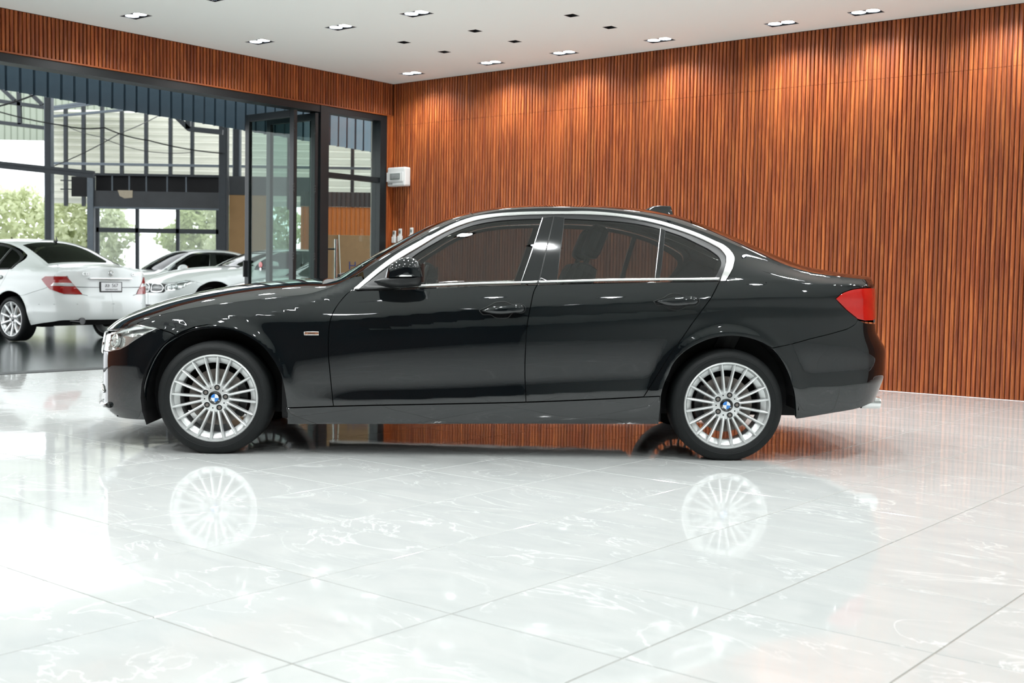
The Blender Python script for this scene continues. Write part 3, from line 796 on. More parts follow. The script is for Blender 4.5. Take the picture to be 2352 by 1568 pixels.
class SideBuilder:
    """builds panels on one car skin; side=+1 near (left) side, -1 mirrored"""
    def __init__(self, surf, root, scale=1.0, coarse=1.0):
        self.c, self.root, self.k, self.co = surf, root, scale, coarse
    def fin(self, name, V, Fc, N, mat, parent, side):
        V = np.array(V) * self.k; N = np.array(N)
        if side < 0:
            V = V * [1, -1, 1]; N = N * [1, -1, 1]; Fc = [tuple(reversed(f)) for f in Fc]
        return mesh_obj(name, V, Fc, mat, parent or self.root, True, N)
    def panel(self, name, poly, mat, parent=None, side=1, off=0.0, gap=.0026, grid=(.03, .013), skirt=.012, holes=(), step=.02):
        g = (grid[0] * self.co, grid[1] * self.co); st = step * self.co
        poly = clean(list(poly))
        if gap: poly = shrink(poly, gap)
        poly = clean(dens(poly, st, True)); holes = [clean(dens(shrink(h, -gap) if gap else h, st, True)) for h in holes]
        vo, fo = patch2d(poly, holes, *g)
        P = self.c.P(vo[:, 0], vo[:, 1], off); N = self.c.N(vo[:, 0], vo[:, 1])
        V = list(P); NN = list(N); Fc = [tuple(f) for f in fo]
        if skirt:
            ed = {}
            for f in fo:
                for i in range(3):
                    e = (f[i], f[(i + 1) % 3]); ed[e] = 1
            bnd = [e for e in ed if (e[1], e[0]) not in ed]
            for i, j in bnd:
                t = P[j] - P[i]; o = np.cross(t, N[i]); o = o / (np.linalg.norm(o) + 1e-12)
                k = len(V)
                V += [P[i], P[j], P[j] - N[j] * skirt, P[i] - N[i] * skirt]; NN += [o * .6 + N[i] * .8, o * .6 + N[j] * .8, o, o]
                Fc.append((k + 1, k, k + 3, k + 2))
        return self.fin(name, V, Fc, NN, mat, parent, side)
    def pillow(self, name, poly, mat, layers, parent=None, side=1, off0=0.0, center=None):
        """rounded pad over an outline: layers of (offset, scale)"""
        poly = clean(dens(poly, .012, True)); P = np.array(poly)
        if np.sum(P[:, 0] * np.roll(P[:, 1], -1) - np.roll(P[:, 0], -1) * P[:, 1]) < 0: P = P[::-1]
        c = np.array(center) if center is not None else P.mean(0); n = len(P); V = []
        for o, s in layers:
            q = c + (P - c) * s
            V += list(self.c.P(q[:, 0], q[:, 1]) + (off0 + o) * self.c.N(q[:, 0], q[:, 1]))
        V.append((self.c.P(c[0:1], c[1:2]) + (off0 + layers[-1][0] * 1.03) * self.c.N(c[0:1], c[1:2]))[0])
        Fc = []
        for k in range(len(layers) - 1):
            for i in range(n): Fc.append((k * n + i, k * n + (i + 1) % n, (k + 1) * n + (i + 1) % n, (k + 1) * n + i))
        m = len(layers) - 1
        for i in range(n): Fc.append((m * n + i, m * n + (i + 1) % n, len(V) - 1))
        V = np.array(V) * self.k
        if side < 0: V = V * [1, -1, 1]; Fc = [tuple(reversed(f)) for f in Fc]
        o = mesh_obj(name, V, Fc, mat, parent or self.root, True)
        return o
    def strip(self, name, line, mat, half=.006, parent=None, side=1, off=.004, n=8, flat_=.5):
        """moulding that follows a line on the skin"""
        L = np.array(line); V = []; Fc = []
        P = self.c.P(L[:, 0], L[:, 1]); N = self.c.N(L[:, 0], L[:, 1]); T = np.gradient(P, axis=0); T /= np.linalg.norm(T, axis=1, keepdims=True); B = np.cross(N, T)
        for p, nn, b in zip(P, N, B):
            for j in range(n):
                a = 2 * math.pi * j / n; V.append(p + nn * (off + half * flat_ * math.sin(a)) + b * half * math.cos(a))
        m = len(L)
        for i in range(m - 1):
            for j in range(n): Fc.append((i * n + j, i * n + (j + 1) % n, (i + 1) * n + (j + 1) % n, (i + 1) * n + j))
        Fc.append(tuple(range(n))); Fc.append(tuple((m - 1) * n + j for j in reversed(range(n))))
        V = np.array(V) * self.k
        if side < 0: V = V * [1, -1, 1]; Fc = [tuple(reversed(f)) for f in Fc]
        o = mesh_obj(name, V, Fc, mat, parent or self.root, True)
        bm = bmesh.new(); bm.from_mesh(o.data); bmesh.ops.recalc_face_normals(bm, faces=bm.faces[:]); bm.to_mesh(o.data); bm.free()
        return o
    def top(self, name, u0, u1, v0, v1, mat, parent=None, off=0.0, nu=None, nv=36, skirt=.012, vfun=None):
        nu = nu or max(4, int((u1 - u0) * 6 / self.co)); nv = max(6, int(nv / self.co))
        U = np.linspace(u0, u1, nu + 1); W = np.linspace(0, 1, nv + 1)
        uu, ww = np.meshgrid(U, W, indexing='ij')
        if vfun is None: vv = v0 + (v1 - v0) * ww
        else:
            lim = np.array([vfun(x) for x in U]); vv = lim[:, None] * (2 * ww - 1)
        P = self.c.T(uu.ravel(), vv.ravel(), off); N = self.c.NT(uu.ravel(), vv.ravel())
        V, NN, Fc = list(P), list(N), []
        w = nv + 1
        for i in range(nu):
            for j in range(nv):
                Fc.append((i * w + j, i * w + j + 1, (i + 1) * w + j + 1, (i + 1) * w + j))
        # orientation: make face normals point up
        a, b, c, d = Fc[len(Fc) // 2]
        if np.cross(P[b] - P[a], P[d] - P[a])[2] < 0: Fc = [tuple(reversed(f)) for f in Fc]
        if skirt:
            ring = [i * w for i in range(nu + 1)] + [nu * w + j for j in range(1, w)] + [i * w + nv for i in range(nu - 1, -1, -1)] + [j for j in range(nv - 1, 0, -1)]
            m = len(ring)
            for q in range(m):
                i, j = ring[q], ring[(q + 1) % m]; k = len(V)
                t = P[j] - P[i]; o = np.cross(t, N[i]); o /= np.linalg.norm(o) + 1e-12
                ctr = P.mean(0)
                if np.dot(o, P[i] - ctr) < 0: o = -o
                V += [P[i], P[j], P[j] - N[j] * skirt, P[i] - N[i] * skirt]; NN += [o * .6 + N[i] * .8, o * .6 + N[j] * .8, o, o]
                Fc.append((k, k + 1, k + 2, k + 3))
        return mesh_obj(name, np.array(V) * self.k, Fc, mat, parent or self.root, True, NN)

# ------------------------------------------------------------------ wheels
def wheel_spoke_mesh(n_sp, r0=.066, r1=.229, w0=.0072, w1=.0048, y_in=.028, y_out=-.006, depth=.030, twist=0.0):
    m = MB(); st = 7; V = []
    for i in range(st):
        t = i / (st - 1); r = r0 + (r1 - r0) * t
        w = w0 + (w1 - w0) * t; y = y_in * (1 - t) ** 1.6 + y_out * t; d = depth * (1 - .35 * t)
        if i == st - 1: w *= .8; d *= .9
        V += [(-w - .003, y + d, r), (-w * .75, y + .002, r), (-w * .35, y, r), (w * .35, y, r), (w * .75, y + .002, r), (w + .003, y + d, r)]
    f = []
    for i in range(st - 1):
        for j in range(5): f.append((i * 6 + j, i * 6 + j + 1, (i + 1) * 6 + j + 1, (i + 1) * 6 + j))
    f += [tuple(range(6)), tuple(reversed(range((st - 1) * 6, st * 6)))]
    m.add(V, f)
    o = m.build('spoke', 'alloy'); me = o.data; bpy.data.objects.remove(o)
    return me

def make_wheel(root, x, y, z, style, spoke_me, n_sp, R_t=.3125, r_rim=.2385, roundel=True, spin=0.0, detail=True, group=None):
    """axis along y, outer face towards -y; the rim is the wheel, the rest hangs on it"""
    seg = 72 if detail else 40
    rim = MB()
    rim.lathe([(.012, r_rim), (.0, r_rim + .002), (-.004, r_rim - .003), (-.003, r_rim - .008), (.006, r_rim - .012), (.020, r_rim - .018), (.032, r_rim - .040), (.040, r_rim - .046), (.10, r_rim - .042), (.19, r_rim - .03), (.205, r_rim - .004), (.205, r_rim + .004), (.19, r_rim)], seg, 'y')
    w = rim.build('wheel', 'alloy', root); w.location = (x, y, z)
    ty = MB()
    fl = []
    tw = .205
    prof = [(.012, r_rim - .002), (-.004, r_rim + .004), (-.010, r_rim + .020), (-.012, r_rim + .034), (-.008, R_t - .030), (.002, R_t - .016), (.014, R_t - .006), (.030, R_t - .001), (.105, R_t), (.180, R_t - .001), (.198, R_t - .008), (.212, R_t - .03), (.214, r_rim + .03), (.205, r_rim)]
    ty.lathe(prof, seg, 'y')
    # flattened at the contact patch
    ty.v = [(a, b, max(c, -z + .0005)) for a, b, c in ty.v]
    tyre = ty.build('tyre', 'rubber', w)
    if detail:
        rg = MB(); rg.lathe([(-.0105, r_rim + .026), (-.0128, r_rim + .028), (-.0128, r_rim + .031), (-.0118, r_rim + .033)], seg, 'y'); rg.build('sidewall_ring', 'rubber', tyre)
    for k in range(n_sp):
        s = bpy.data.objects.new('spoke', spoke_me); link(s, w); s.rotation_euler = (0, spin + 2 * math.pi * k / n_sp, 0)
    hub = MB(); hub.lathe([(.095, .092), (.055, .090), (.040, .084), (.030, .077), (.0265, .060), (.0255, .037), (.032, .036), (.032, 0)], 40, 'y'); hub.build('hub', 'alloy', w)
    cap = MB(); cap.lathe([(.034, .0345), (.024, .0345), (.022, .0320), (.0215, 0)], 32, 'y'); cap.build('centre_cap', 'black_gloss', w)
    if roundel:
        for q in range(4):
            pts = [(0, 0)] + [(.0210 * math.cos(a), .0210 * math.sin(a)) for a in np.linspace(q * math.pi / 2, (q + 1) * math.pi / 2, 8)]
            m = MB(); m.prism([(p[0], p[1]) for p in pts], .0195, .0216, Matrix.Rotation(spin * .5, 4, 'Y'))
            m.build('roundel_quarter', 'badge_blue' if q in (1, 3) else 'badge_white', w)
        for ch, a in (('B', 2.62), ('M', 1.57), ('W', .52)):
            a2 = a + math.pi
            M = Matrix.Translation((.0265 * math.cos(a2), .0205, .0265 * math.sin(a2))) @ Matrix.Rotation(math.pi / 2, 4, 'X') @ Matrix.Rotation(a2 + math.pi / 2, 4, 'Z')
            text_part('roundel_letter', ch, .0110, 'badge_white', w, M, .0005)
    nb = 5
    bolt = MB(); bolt.lathe([(.0300, .0160), (.0248, .0160), (.0244, .0148), (.0246, 0)], 20, 'y'); bd = bolt.build('bolt_hole_shade', 'black_plastic', w)  # dark disc on the hub face stands in for a shaded bolt hole
    bo = MB(); bo.lathe([(.0252, .0090), (.0240, .0090), (.0236, .0075), (.0236, 0)], 6, 'y'); b1 = bo.build('wheel_bolt', 'steel_disc', w)
    face = MB(); face.lathe([(.0300, .0190), (.0235, .0182), (.0228, .0170), (.0250, .0156)], 20, 'y'); f1 = face.build('bolt_seat', 'alloy', w)
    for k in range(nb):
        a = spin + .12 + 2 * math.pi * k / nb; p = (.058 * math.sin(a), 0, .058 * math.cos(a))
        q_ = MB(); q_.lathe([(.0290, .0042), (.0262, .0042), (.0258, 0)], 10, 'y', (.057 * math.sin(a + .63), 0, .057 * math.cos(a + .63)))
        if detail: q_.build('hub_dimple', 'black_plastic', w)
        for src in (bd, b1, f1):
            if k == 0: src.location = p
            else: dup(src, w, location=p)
    di = MB(); di.lathe([(.105, .06), (.088, .085), (.088, .155), (.110, .155), (.110, .06)], 48, 'y'); di.build('brake_disc', 'steel_disc', w)
    ca = MB()
    side = 1 if detail != 'rear' else -1
    for k in range(7):
        a = math.radians(20 + k * 9); a = math.pi / 2 * side - (a - math.radians(47)) * side + .1
        ca.cbox(-.019, .019, .062, .125, .125, .172, .005, Matrix.Rotation(a, 4, 'Y'))
    ca.build('brake_caliper', 'black_plastic', w)
    dr = MB(); dr.lathe([(.13, .05), (.15, .145), (.165, .15), (.165, .02)], 32, 'y'); dr.build('brake_shield', 'black_matte', w)
    return w

# ------------------------------------------------------------------ the black saloon
TR = {
'trim_out': [(2.121, 0.91), (2.1811, 0.9717), (2.2742, 1.0549), (2.3342, 1.1012), (2.4437, 1.1682), (2.5557, 1.2296), (2.6476, 1.2812), (2.7014, 1.3048), (2.7726, 1.3287), (2.8681, 1.3454), (3.0253, 1.3597), (3.184, 1.3661), (3.2956, 1.3681), (3.4149, 1.3717), (3.5838, 1.3621), (3.7541, 1.3397), (3.9254, 1.2981), (4.0541, 1.256), (4.1461, 1.2168), (4.2086, 1.1862), (4.2391, 1.1482), (4.2454, 1.1184), (4.2326, 1.0887), (4.2027, 1.0384), (4.1642, 0.9889)] , # 0.0
'trim_in': [(2.1492, 0.9105), (2.2774, 1.0231), (2.3853, 1.0993), (2.4945, 1.1687), (2.5569, 1.2094), (2.6487, 1.2583), (2.7733, 1.3056), (2.8684, 1.3261), (3.0252, 1.3427), (3.2157, 1.3511), (3.4139, 1.3541), (3.5826, 1.3465), (3.7522, 1.3221), (3.9227, 1.2793), (4.05, 1.2341), (4.1327, 1.1943), (4.1789, 1.1639), (4.1959, 1.1301), (4.19, 1.1004), (4.1698, 1.0585), (4.134, 0.9884)] , # 0.0
'front_glass': [(2.3406, 0.9255), (2.3358, 1.0022), (2.4437, 1.1037), (2.5584, 1.1794), (2.6497, 1.233), (2.7739, 1.2826), (2.8993, 1.3083), (3.025, 1.3203), (3.1596, 1.327), (3.0977, 1.1337), (3.0372, 0.9542)] , # 0.0
'sail': [(2.1525, 0.9129), (2.2779, 1.0171), (2.3315, 1.0568), (2.3414, 0.9208)] , # 0.0
'bpillar_f': [(3.1633, 1.3276), (3.2228, 1.3384), (3.1803, 1.1596), (3.1326, 0.9582), (3.0395, 0.953), (3.1001, 1.1338)] , # 0.0
'bpillar_r': [(3.2277, 1.3385), (3.2844, 1.3343), (3.2578, 1.1438), (3.2353, 0.9623), (3.1374, 0.9582), (3.1852, 1.1597)] , # 0.0
'rear_glass': [(3.2867, 1.3293), (3.4543, 1.3247), (3.6227, 1.3154), (3.7496, 1.2979), (3.8302, 1.2794), (3.7981, 1.1287), (3.7699, 0.9832), (3.2365, 0.9623)] , # 0.0
'divider': [(3.8331, 1.2795), (3.8578, 1.2711), (3.8277, 1.1293), (3.8008, 0.9861), (3.7727, 0.9833), (3.8006, 1.1288)] , # 0.0
'quarter_glass': [(3.8604, 1.2712), (3.961, 1.2382), (4.0434, 1.1994), (4.1234, 1.155), (4.1569, 1.1208), (4.1603, 1.0962), (4.1363, 1.0494), (4.0988, 0.9935), (3.8031, 0.9861)] , # 0.0
'belt_top': [(2.1171, 0.9087), (2.2349, 0.9139), (2.3561, 0.9199), (2.6166, 0.9346), (2.7123, 0.9407), (3.0468, 0.956), (3.3814, 0.9707), (3.7635, 0.9843), (4.1337, 0.995)] , # 0.0
'door_front': [(2.1233, 0.9129), (2.0932, 0.8906), (2.0559, 0.8475), (2.0233, 0.7958), (2.0035, 0.7414), (1.996, 0.6799), (1.9951, 0.6085), (1.997, 0.5517), (2.0029, 0.4889), (2.0135, 0.383), (2.0258, 0.2734)] , # 0.0
'door_mid': [(3.1326, 0.9582), (3.1216, 0.9413), (3.0904, 0.8256), (3.075, 0.7352), (3.0677, 0.6042), (3.0668, 0.4854), (3.0754, 0.3114)] , # 0.0
'door_rear': [(4.1305, 0.9893), (4.0739, 0.8885), (4.0265, 0.8236), (3.9834, 0.766), (3.9243, 0.6772), (3.8717, 0.6027), (3.8145, 0.5092), (3.7691, 0.4337), (3.7202, 0.3494)] , # 0.0
'sill_top': [(1.7726, 0.2591), (2.0257, 0.272), (2.5811, 0.2927), (3.0754, 0.3107), (3.7202, 0.3489), (3.8116, 0.3555)] , # 0.0
'sill_bot': [(1.7731, 0.1663), (3.812, 0.1946)] , # 0.0
'headlight': [(0.6848, 0.6432), (0.7571, 0.6773), (0.8701, 0.6967), (0.9566, 0.6913), (1.0348, 0.6794), (0.9877, 0.6559), (0.919, 0.6202), (0.846, 0.5779), (0.7873, 0.5535), (0.6832, 0.5369), (0.6618, 0.5531), (0.6516, 0.578), (0.6744, 0.6013), (0.6502, 0.6344)] , # 0.0
'bumper_gap_f': [(1.0348, 0.6794), (1.0839, 0.6667), (1.1343, 0.654), (1.175, 0.634)] , # 0.0
'bumper_bot_f': [(0.4838, 0.2183), (0.5843, 0.2033), (0.6374, 0.1804), (0.7424, 0.1702), (0.8535, 0.1671), (0.8915, 0.1661), (0.9625, 0.1691)] , # 0.2
'archF': [(0.9625, 0.1691), (0.9613, 0.2696), (0.9873, 0.3829), (1.0195, 0.4585), (1.0488, 0.5167), (1.1018, 0.5871), (1.1765, 0.634), (1.2561, 0.6688), (1.3647, 0.6864), (1.4676, 0.6788), (1.5601, 0.6442), (1.6334, 0.5984), (1.6874, 0.5381), (1.7423, 0.4395), (1.7645, 0.3396), (1.7726, 0.2574), (1.7731, 0.1675)] , # 0.0
'archR': [(3.8127, 0.1946), (3.8108, 0.3308), (3.8237, 0.4033), (3.8538, 0.4787), (3.8717, 0.5244), (3.9246, 0.5897), (4.014, 0.6482), (4.1043, 0.6806), (4.1808, 0.6902), (4.2868, 0.6796), (4.414, 0.6275), (4.4995, 0.5181), (4.543, 0.4069), (4.5683, 0.3014), (4.5794, 0.2324)] , # 0.0
'tail': [(4.7841, 0.9016), (4.8236, 0.9309), (4.8906, 0.9533), (4.9779, 0.9625), (5.0212, 0.9643), (4.9839, 0.7797), (4.9248, 0.7897), (4.8573, 0.8363), (4.8059, 0.8807)] , # 0.0
'bumper_gap_r': [(4.9247, 0.7872), (4.9137, 0.7679), (4.8791, 0.7461), (4.7867, 0.7174), (4.6354, 0.6796), (4.5106, 0.6454), (4.4194, 0.6276)] , # 0.0
'bumper_bot_r': [(4.5823, 0.2309), (4.7798, 0.2632), (5.0035, 0.2935), (5.0642, 0.3032)] , # 0.0
'badge': [(1.8644, 0.6748), (1.9421, 0.676), (1.9425, 0.6595), (1.8648, 0.6583)] , # 0.0
'handle_f': [(2.8119, 0.807), (2.8736, 0.8362), (2.8978, 0.8505), (2.9262, 0.8552), (2.9547, 0.8557), (2.9922, 0.841), (3.0403, 0.843), (3.0594, 0.8338), (3.0658, 0.8197), (3.0575, 0.803), (2.9928, 0.7949), (2.9702, 0.7708), (2.9347, 0.7655), (2.899, 0.7696), (2.8775, 0.7835), (2.829, 0.7874)] , # 0.0
'grip_f': [(2.8202, 0.8043), (2.8816, 0.825), (2.9526, 0.8344), (3.0095, 0.8384), (3.0428, 0.8383), (3.062, 0.8221), (3.0551, 0.8053), (3.0101, 0.7963), (2.8583, 0.7938)] , # 0.0
'handle_r': [(3.7631, 0.8715), (3.8229, 0.8938), (3.8494, 0.9109), (3.8758, 0.9161), (3.9092, 0.9131), (3.9424, 0.9018), (3.9902, 0.899), (4.0116, 0.8875), (4.0164, 0.8781), (4.0047, 0.8588), (3.9426, 0.8483), (3.9166, 0.8313), (3.876, 0.8271), (3.8424, 0.8348), (3.8231, 0.8511), (3.7801, 0.8528)] , # 0.0
'grip_r': [(3.7727, 0.8705), (3.8324, 0.8881), (3.9041, 0.8952), (3.9663, 0.8986), (3.9949, 0.8943), (4.0092, 0.8779), (3.9975, 0.8611), (3.9664, 0.8559), (3.8087, 0.8557)] , # 0.0
'hood_line': [(0.7511, 0.6795), (0.8605, 0.7023), (0.9824, 0.7461), (1.1861, 0.7886), (1.4108, 0.8236), (1.6056, 0.8484), (1.798, 0.8707), (1.8984, 0.8843), (1.9616, 0.914), (2.0276, 0.9657)] , # 0.0
'fuel': [] , # 0

}
PLAN_B = [(-2.181, 0), (-2.178, 0.2), (-2.163, 0.37), (-2.118, 0.525), (-2.035, 0.66), (-1.92, 0.755), (-1.76, 0.82), (-1.5, 0.868), (-1.2, 0.889), (-0.7, 0.899), (0, 0.904), (0.7, 0.905), (1.3, 0.902), (1.7, 0.887), (2.0, 0.852), (2.18, 0.79), (2.3, 0.7), (2.375, 0.58), (2.42, 0.42), (2.44, 0.22), (2.443, 0)]
TOP_B = [(-2.165, 0.64, -1.95, 0.68, 0.672), (-2.1, 0.705, -1.87, 0.722, 0.7), (-2.0, 0.762, -1.77, 0.752, 0.738), (-1.85, 0.825, -1.65, 0.77, 0.77), (-1.65, 0.878, -1.48, 0.78, 0.803), (-1.4, 0.923, -1.26, 0.785, 0.836), (-1.14, 0.953, -1.05, 0.783, 0.862), (-0.93, 0.967, -0.88, 0.772, 0.888), (-0.84, 0.975, -0.71, 0.715, 0.962), (-0.7, 1.06, -0.58, 0.685, 1.04), (-0.537, 1.157, -0.44, 0.66, 1.128), (-0.374, 1.249, -0.3, 0.635, 1.208), (-0.21, 1.328, -0.155, 0.605, 1.285), (-0.06, 1.375, -0.01, 0.585, 1.336), (0.145, 1.412, 0.16, 0.572, 1.37), (0.385, 1.43, 0.385, 0.566, 1.387), (0.662, 1.435, 0.66, 0.566, 1.389), (0.88, 1.428, 0.87, 0.568, 1.374), (1.08, 1.409, 1.05, 0.572, 1.345), (1.25, 1.376, 1.2, 0.578, 1.303), (1.42, 1.32, 1.35, 0.588, 1.252), (1.588, 1.254, 1.5, 0.602, 1.19), (1.759, 1.181, 1.66, 0.625, 1.127), (1.9, 1.122, 1.8, 0.655, 1.075), (2.01, 1.088, 1.92, 0.69, 1.043), (2.133, 1.066, 2.05, 0.712, 1.026), (2.24, 1.05, 2.15, 0.7, 1.016), (2.33, 1.041, 2.225, 0.655, 1.012), (2.385, 1.034, 2.275, 0.58, 1.008)]
SW_B = [(-2.2, 0.6), (-1.9, 0.62), (-1.4, 0.675), (-0.94, 0.715), (-0.44, 0.763), (0.03, 0.808), (0.6, 0.842), (1.29, 0.885), (1.98, 0.9), (2.4, 0.903)]
SILL_B = [(-2.2, 0.27), (-1.4, 0.27), (-1.01, 0.262), (0.296, 0.307), (0.943, 0.343), (1.6, 0.36), (2.4, 0.4)]
FRONT_B = [(0.1, 0.16), (0.13, 0.11), (0.165, 0.06), (0.2, 0.012), (0.24, 0.0), (0.32, 0.0), (0.42, 0.0), (0.5, 0.0), (0.55, 0.006), (0.6, 0.014), (0.66, 0.03), (0.72, 0.06)]
REAR_B = [(0.2, 0.15), (0.28, 0.082), (0.35, 0.046), (0.42, 0.016), (0.47, 0.0), (0.55, -0.003), (0.62, 0.005), (0.655, 0.03), (0.69, 0.062), (0.73, 0.088), (0.78, 0.094), (0.85, 0.094), (0.92, 0.092), (0.98, 0.09), (1.02, 0.09), (1.06, 0.09)]
def make_surface(plan, top, sw, sill, front, rear, arch, bfix=None):
    tmp = CarSurface(plan, top, sw, sill, [(0, .6), (6, 1)], front, rear, [])
    sx = tmp.s_of_x; L = tmp.L
    belt = [(0, .595), (.45, .60)] + [(float(sx(x)), z) for x, z in [(-1.75, .665), (-1.4, .735), (-1.0, .79), (-.8, .855), (-.66, .897), (-.42, .913), (.1, .943), (.6, .966), (1.0, .982), (1.35, .992), (1.6, .99), (1.8, .982)]] + [(L - .5, .972), (L - .3, .97), (L, .97)]
    return CarSurface(plan, top, sw, sill, belt, front, rear, arch)
SB = make_surface(PLAN_B, TOP_B, SW_B, SILL_B, FRONT_B, REAR_B, [(-1.405, .31, .385, .012), (1.405, .31, .385, .014)])

def rail_line(c, s0, s1, n=60, dz=0.0):
    s = np.linspace(s0, s1, n); return [(float(a), float(b) + dz) for a, b in zip(s, c.railz(s))]

def build_saloon(c, root, paint, coarse=1.0, glass='car_glass', front_detail=True, trim=True, brand='bmw', tail=None, side_list=(1, -1)):
    B = SideBuilder(c, root, 1.0, coarse); L = c.L
    T = TR
    archF, archR = curve(T['archF']), curve(T['archR'])
    dF, dM, dR = curve(T['door_front']), curve(T['door_mid']), curve(T['door_rear'])
    tout, tin = curve(T['trim_out']), curve(T['trim_in'])
    sill_top = curve(T['sill_top'])
    belt = curve(T['belt_top'])
    gapF, gapR = curve(T['bumper_gap_f']), curve(T['bumper_gap_r'])
    hl = T['headlight']; tl = T['tail'] if tail is None else tail
    def bz(s): return float(np.interp(s, [p[0] for p in belt], [p[1] for p in belt]))
    def stz(s): return float(np.interp(s, [p[0] for p in sill_top], [p[1] for p in sill_top]))
    hood_tip = (.757, .679)
    for side in side_list:
        # --- front bumper half, with the lower intake left open
        hl_low = [(1.0348, .6794), (.9877, .6559), (.919, .6202), (.846, .5779), (.7873, .5535), (.6832, .5369), (.60, .533), (.52, .530)]
        bump = [(0.0, .150), (.45, .150), (.62, .158), (.75, .164), (.89, .166), (.9625, .1691)] + archF[1:archF.index(min(archF, key=lambda p: abs(p[0] - 1.1765)))] + list(reversed(gapF)) + hl_low[1:] + [(.48, .505), (.30, .497), (0, .495)]
        intake = [(-.02, .238), (.45, .238), (.54, .245), (.575, .272), (.565, .305), (.53, .318), (.40, .322), (-.02, .322)]
        B.panel('front_bumper', bump, paint, side=side, holes=[[(max(p[0], .001), p[1]) for p in intake]], skirt=.03)
        B.panel('lower_intake', intake[1:7] + [(0.0, .322), (0.0, .238)], 'black_matte', side=side, off=-.05, gap=-.01, skirt=0, grid=(.06, .04))
        for z in (.258, .28, .302): B.strip('intake_bar', [(s, z) for s in np.linspace(.01, .55, 16)], 'black_plastic', .007, side=side, off=-.028)
        if trim: B.strip('intake_chrome', curve([(.0, .334), (.42, .334), (.50, .333), (.56, .322), (.585, .300)]), 'chrome', .009, side=side, off=.004, flat_=.8)
        B.strip('lip_blade', curve([(0, .222), (.40, .222), (.52, .224), (.60, .228), (.68, .234)]), 'black_gloss', .017, side=side, off=.004, flat_=1.1)
        # kidney opening and frame
        B.panel('grille_panel', [(0, .497), (.30, .499), (.48, .507), (.52, .532), (.50, .60), (.42, float(c.railz(.42)) - .006), (.2, float(c.railz(.2)) - .006), (0, float(c.railz(.0)) - .006)], 'black_plastic', side=side, off=-.012, gap=0, skirt=0)
        kid = curve([(.05, .515), (.20, .508), (.36, .513), (.455, .535), (.47, .572), (.43, .612), (.30, .628), (.12, .628), (.055, .60), (.045, .555), (.05, .515)])
        g = B.strip('kidney_frame', kid, 'chrome', .010, side=side, off=.003, flat_=.9)
        for q in range(11):
            s = .075 + q * .037
            zt = float(np.interp(s, [.05, .12, .30, .43, .47], [.59, .625, .625, .60, .58])); zb_ = float(np.interp(s, [.05, .2, .36, .47], [.518, .511, .516, .545]))
            B.strip('kidney_bar', [(s, zb_), (s, (zb_ + zt) / 2), (s, zt)], 'satin_chrome', .0045, parent=g, side=side, off=-.004, n=6)
        # headlight
        hl_poly = [(.50, .612), (.56, .628)] + curve([(.6848, .6432), (.7571, .6773), (.8701, .6967), (.9566, .6913), (1.0348, .6794)]) + hl_low[1:] + [(.49, .565)]
        h = B.panel('headlight', hl_poly, 'clear_glass', side=side, off=.002, skirt=.004, gap=.003)
        B.panel('headlight_housing', hl_poly, 'lamp_inner', parent=h, side=side, off=-.034, skirt=0, gap=.002)
        B.panel('headlight_rim', hl_poly, 'lamp_inner', parent=h, side=side, off=-.006, skirt=.028, gap=.001, holes=[shrink(clean(hl_poly), .007)])
        for sc, zc, rr in ((.70, .600, .036), (.60, .590, .034)):
            ring = [(sc + rr * math.cos(t) * 1.1, zc + rr * math.sin(t)) for t in np.linspace(0, 2 * math.pi, 25)]
            B.strip('headlight_ring', ring, 'chrome', .006, parent=h, side=side, off=-.012, flat_=1.5)
            B.pillow('headlight_lens', ring[:-1], 'clear_lens', [(-.03, 1.0), (-.016, .9), (-.008, .6)], parent=h, side=side)
        B.panel('headlight_brow', [(.58, .640), (.70, .655), (.76, .676), (.87, .694), (.955, .688), (.92, .675), (.80, .664), (.70, .640)], 'badge_white', parent=h, side=side, off=-.012, skirt=.004, gap=.002)
        # --- front fender
        i_gap = archF.index(min(archF, key=lambda p: abs(p[0] - 1.1765)))
        fen = [hood_tip] + rail_line(c, .80, 2.03, 60) + [(2.10, float(c.railz(2.10)) - .004), (2.152, .985), (2.168, .962), (2.121, .911)] + dF[1:] + [p for p in reversed(sill_top) if p[0] < 2.02] + list(reversed(archF[i_gap:-3])) + list(reversed(gapF))[1:] + [(.9877, .6900), (.9566, .6930), (.8701, .6985)]
        B.panel('front_fender', fen, paint, side=side, skirt=.02)
        if brand == 'bmw' and side > 0:
            bd = B.panel('fender_badge', T['badge'], 'copper_badge', side=side, off=.003, gap=0, skirt=.003, grid=(.03, .03))
            B.strip('badge_rim', T['badge'] + T['badge'][:1], 'satin_chrome', .0022, parent=bd, side=side, off=.004)
            pc = c.P(np.array([1.9035]), np.array([.667]))[0]; nn = c.N(np.array([1.9035]), np.array([.667]))[0]
            text_part('badge_letters', 'Luxury', .0125, 'ink', bd, Matrix.Translation(Vector(pc) + Vector(nn) * .0042) @ Matrix.Rotation(math.pi / 2, 4, 'X'), .0004)
        # --- doors
        lo = [p for p in sill_top if 2.03 < p[0] < 3.07]
        fd = B.panel('front_door', dF + lo + list(reversed(dM)) + [(s, bz(s) - .008) for s in np.linspace(3.12, 2.14, 40)], paint, side=side, skirt=.02)
        lo = [p for p in sill_top if 3.08 < p[0] < 3.715]
        rd = B.panel('rear_door', dM + lo + list(reversed(dR)) + [(s, bz(s) - .008) for s in np.linspace(4.115, 3.14, 40)], paint, side=side, skirt=.02)
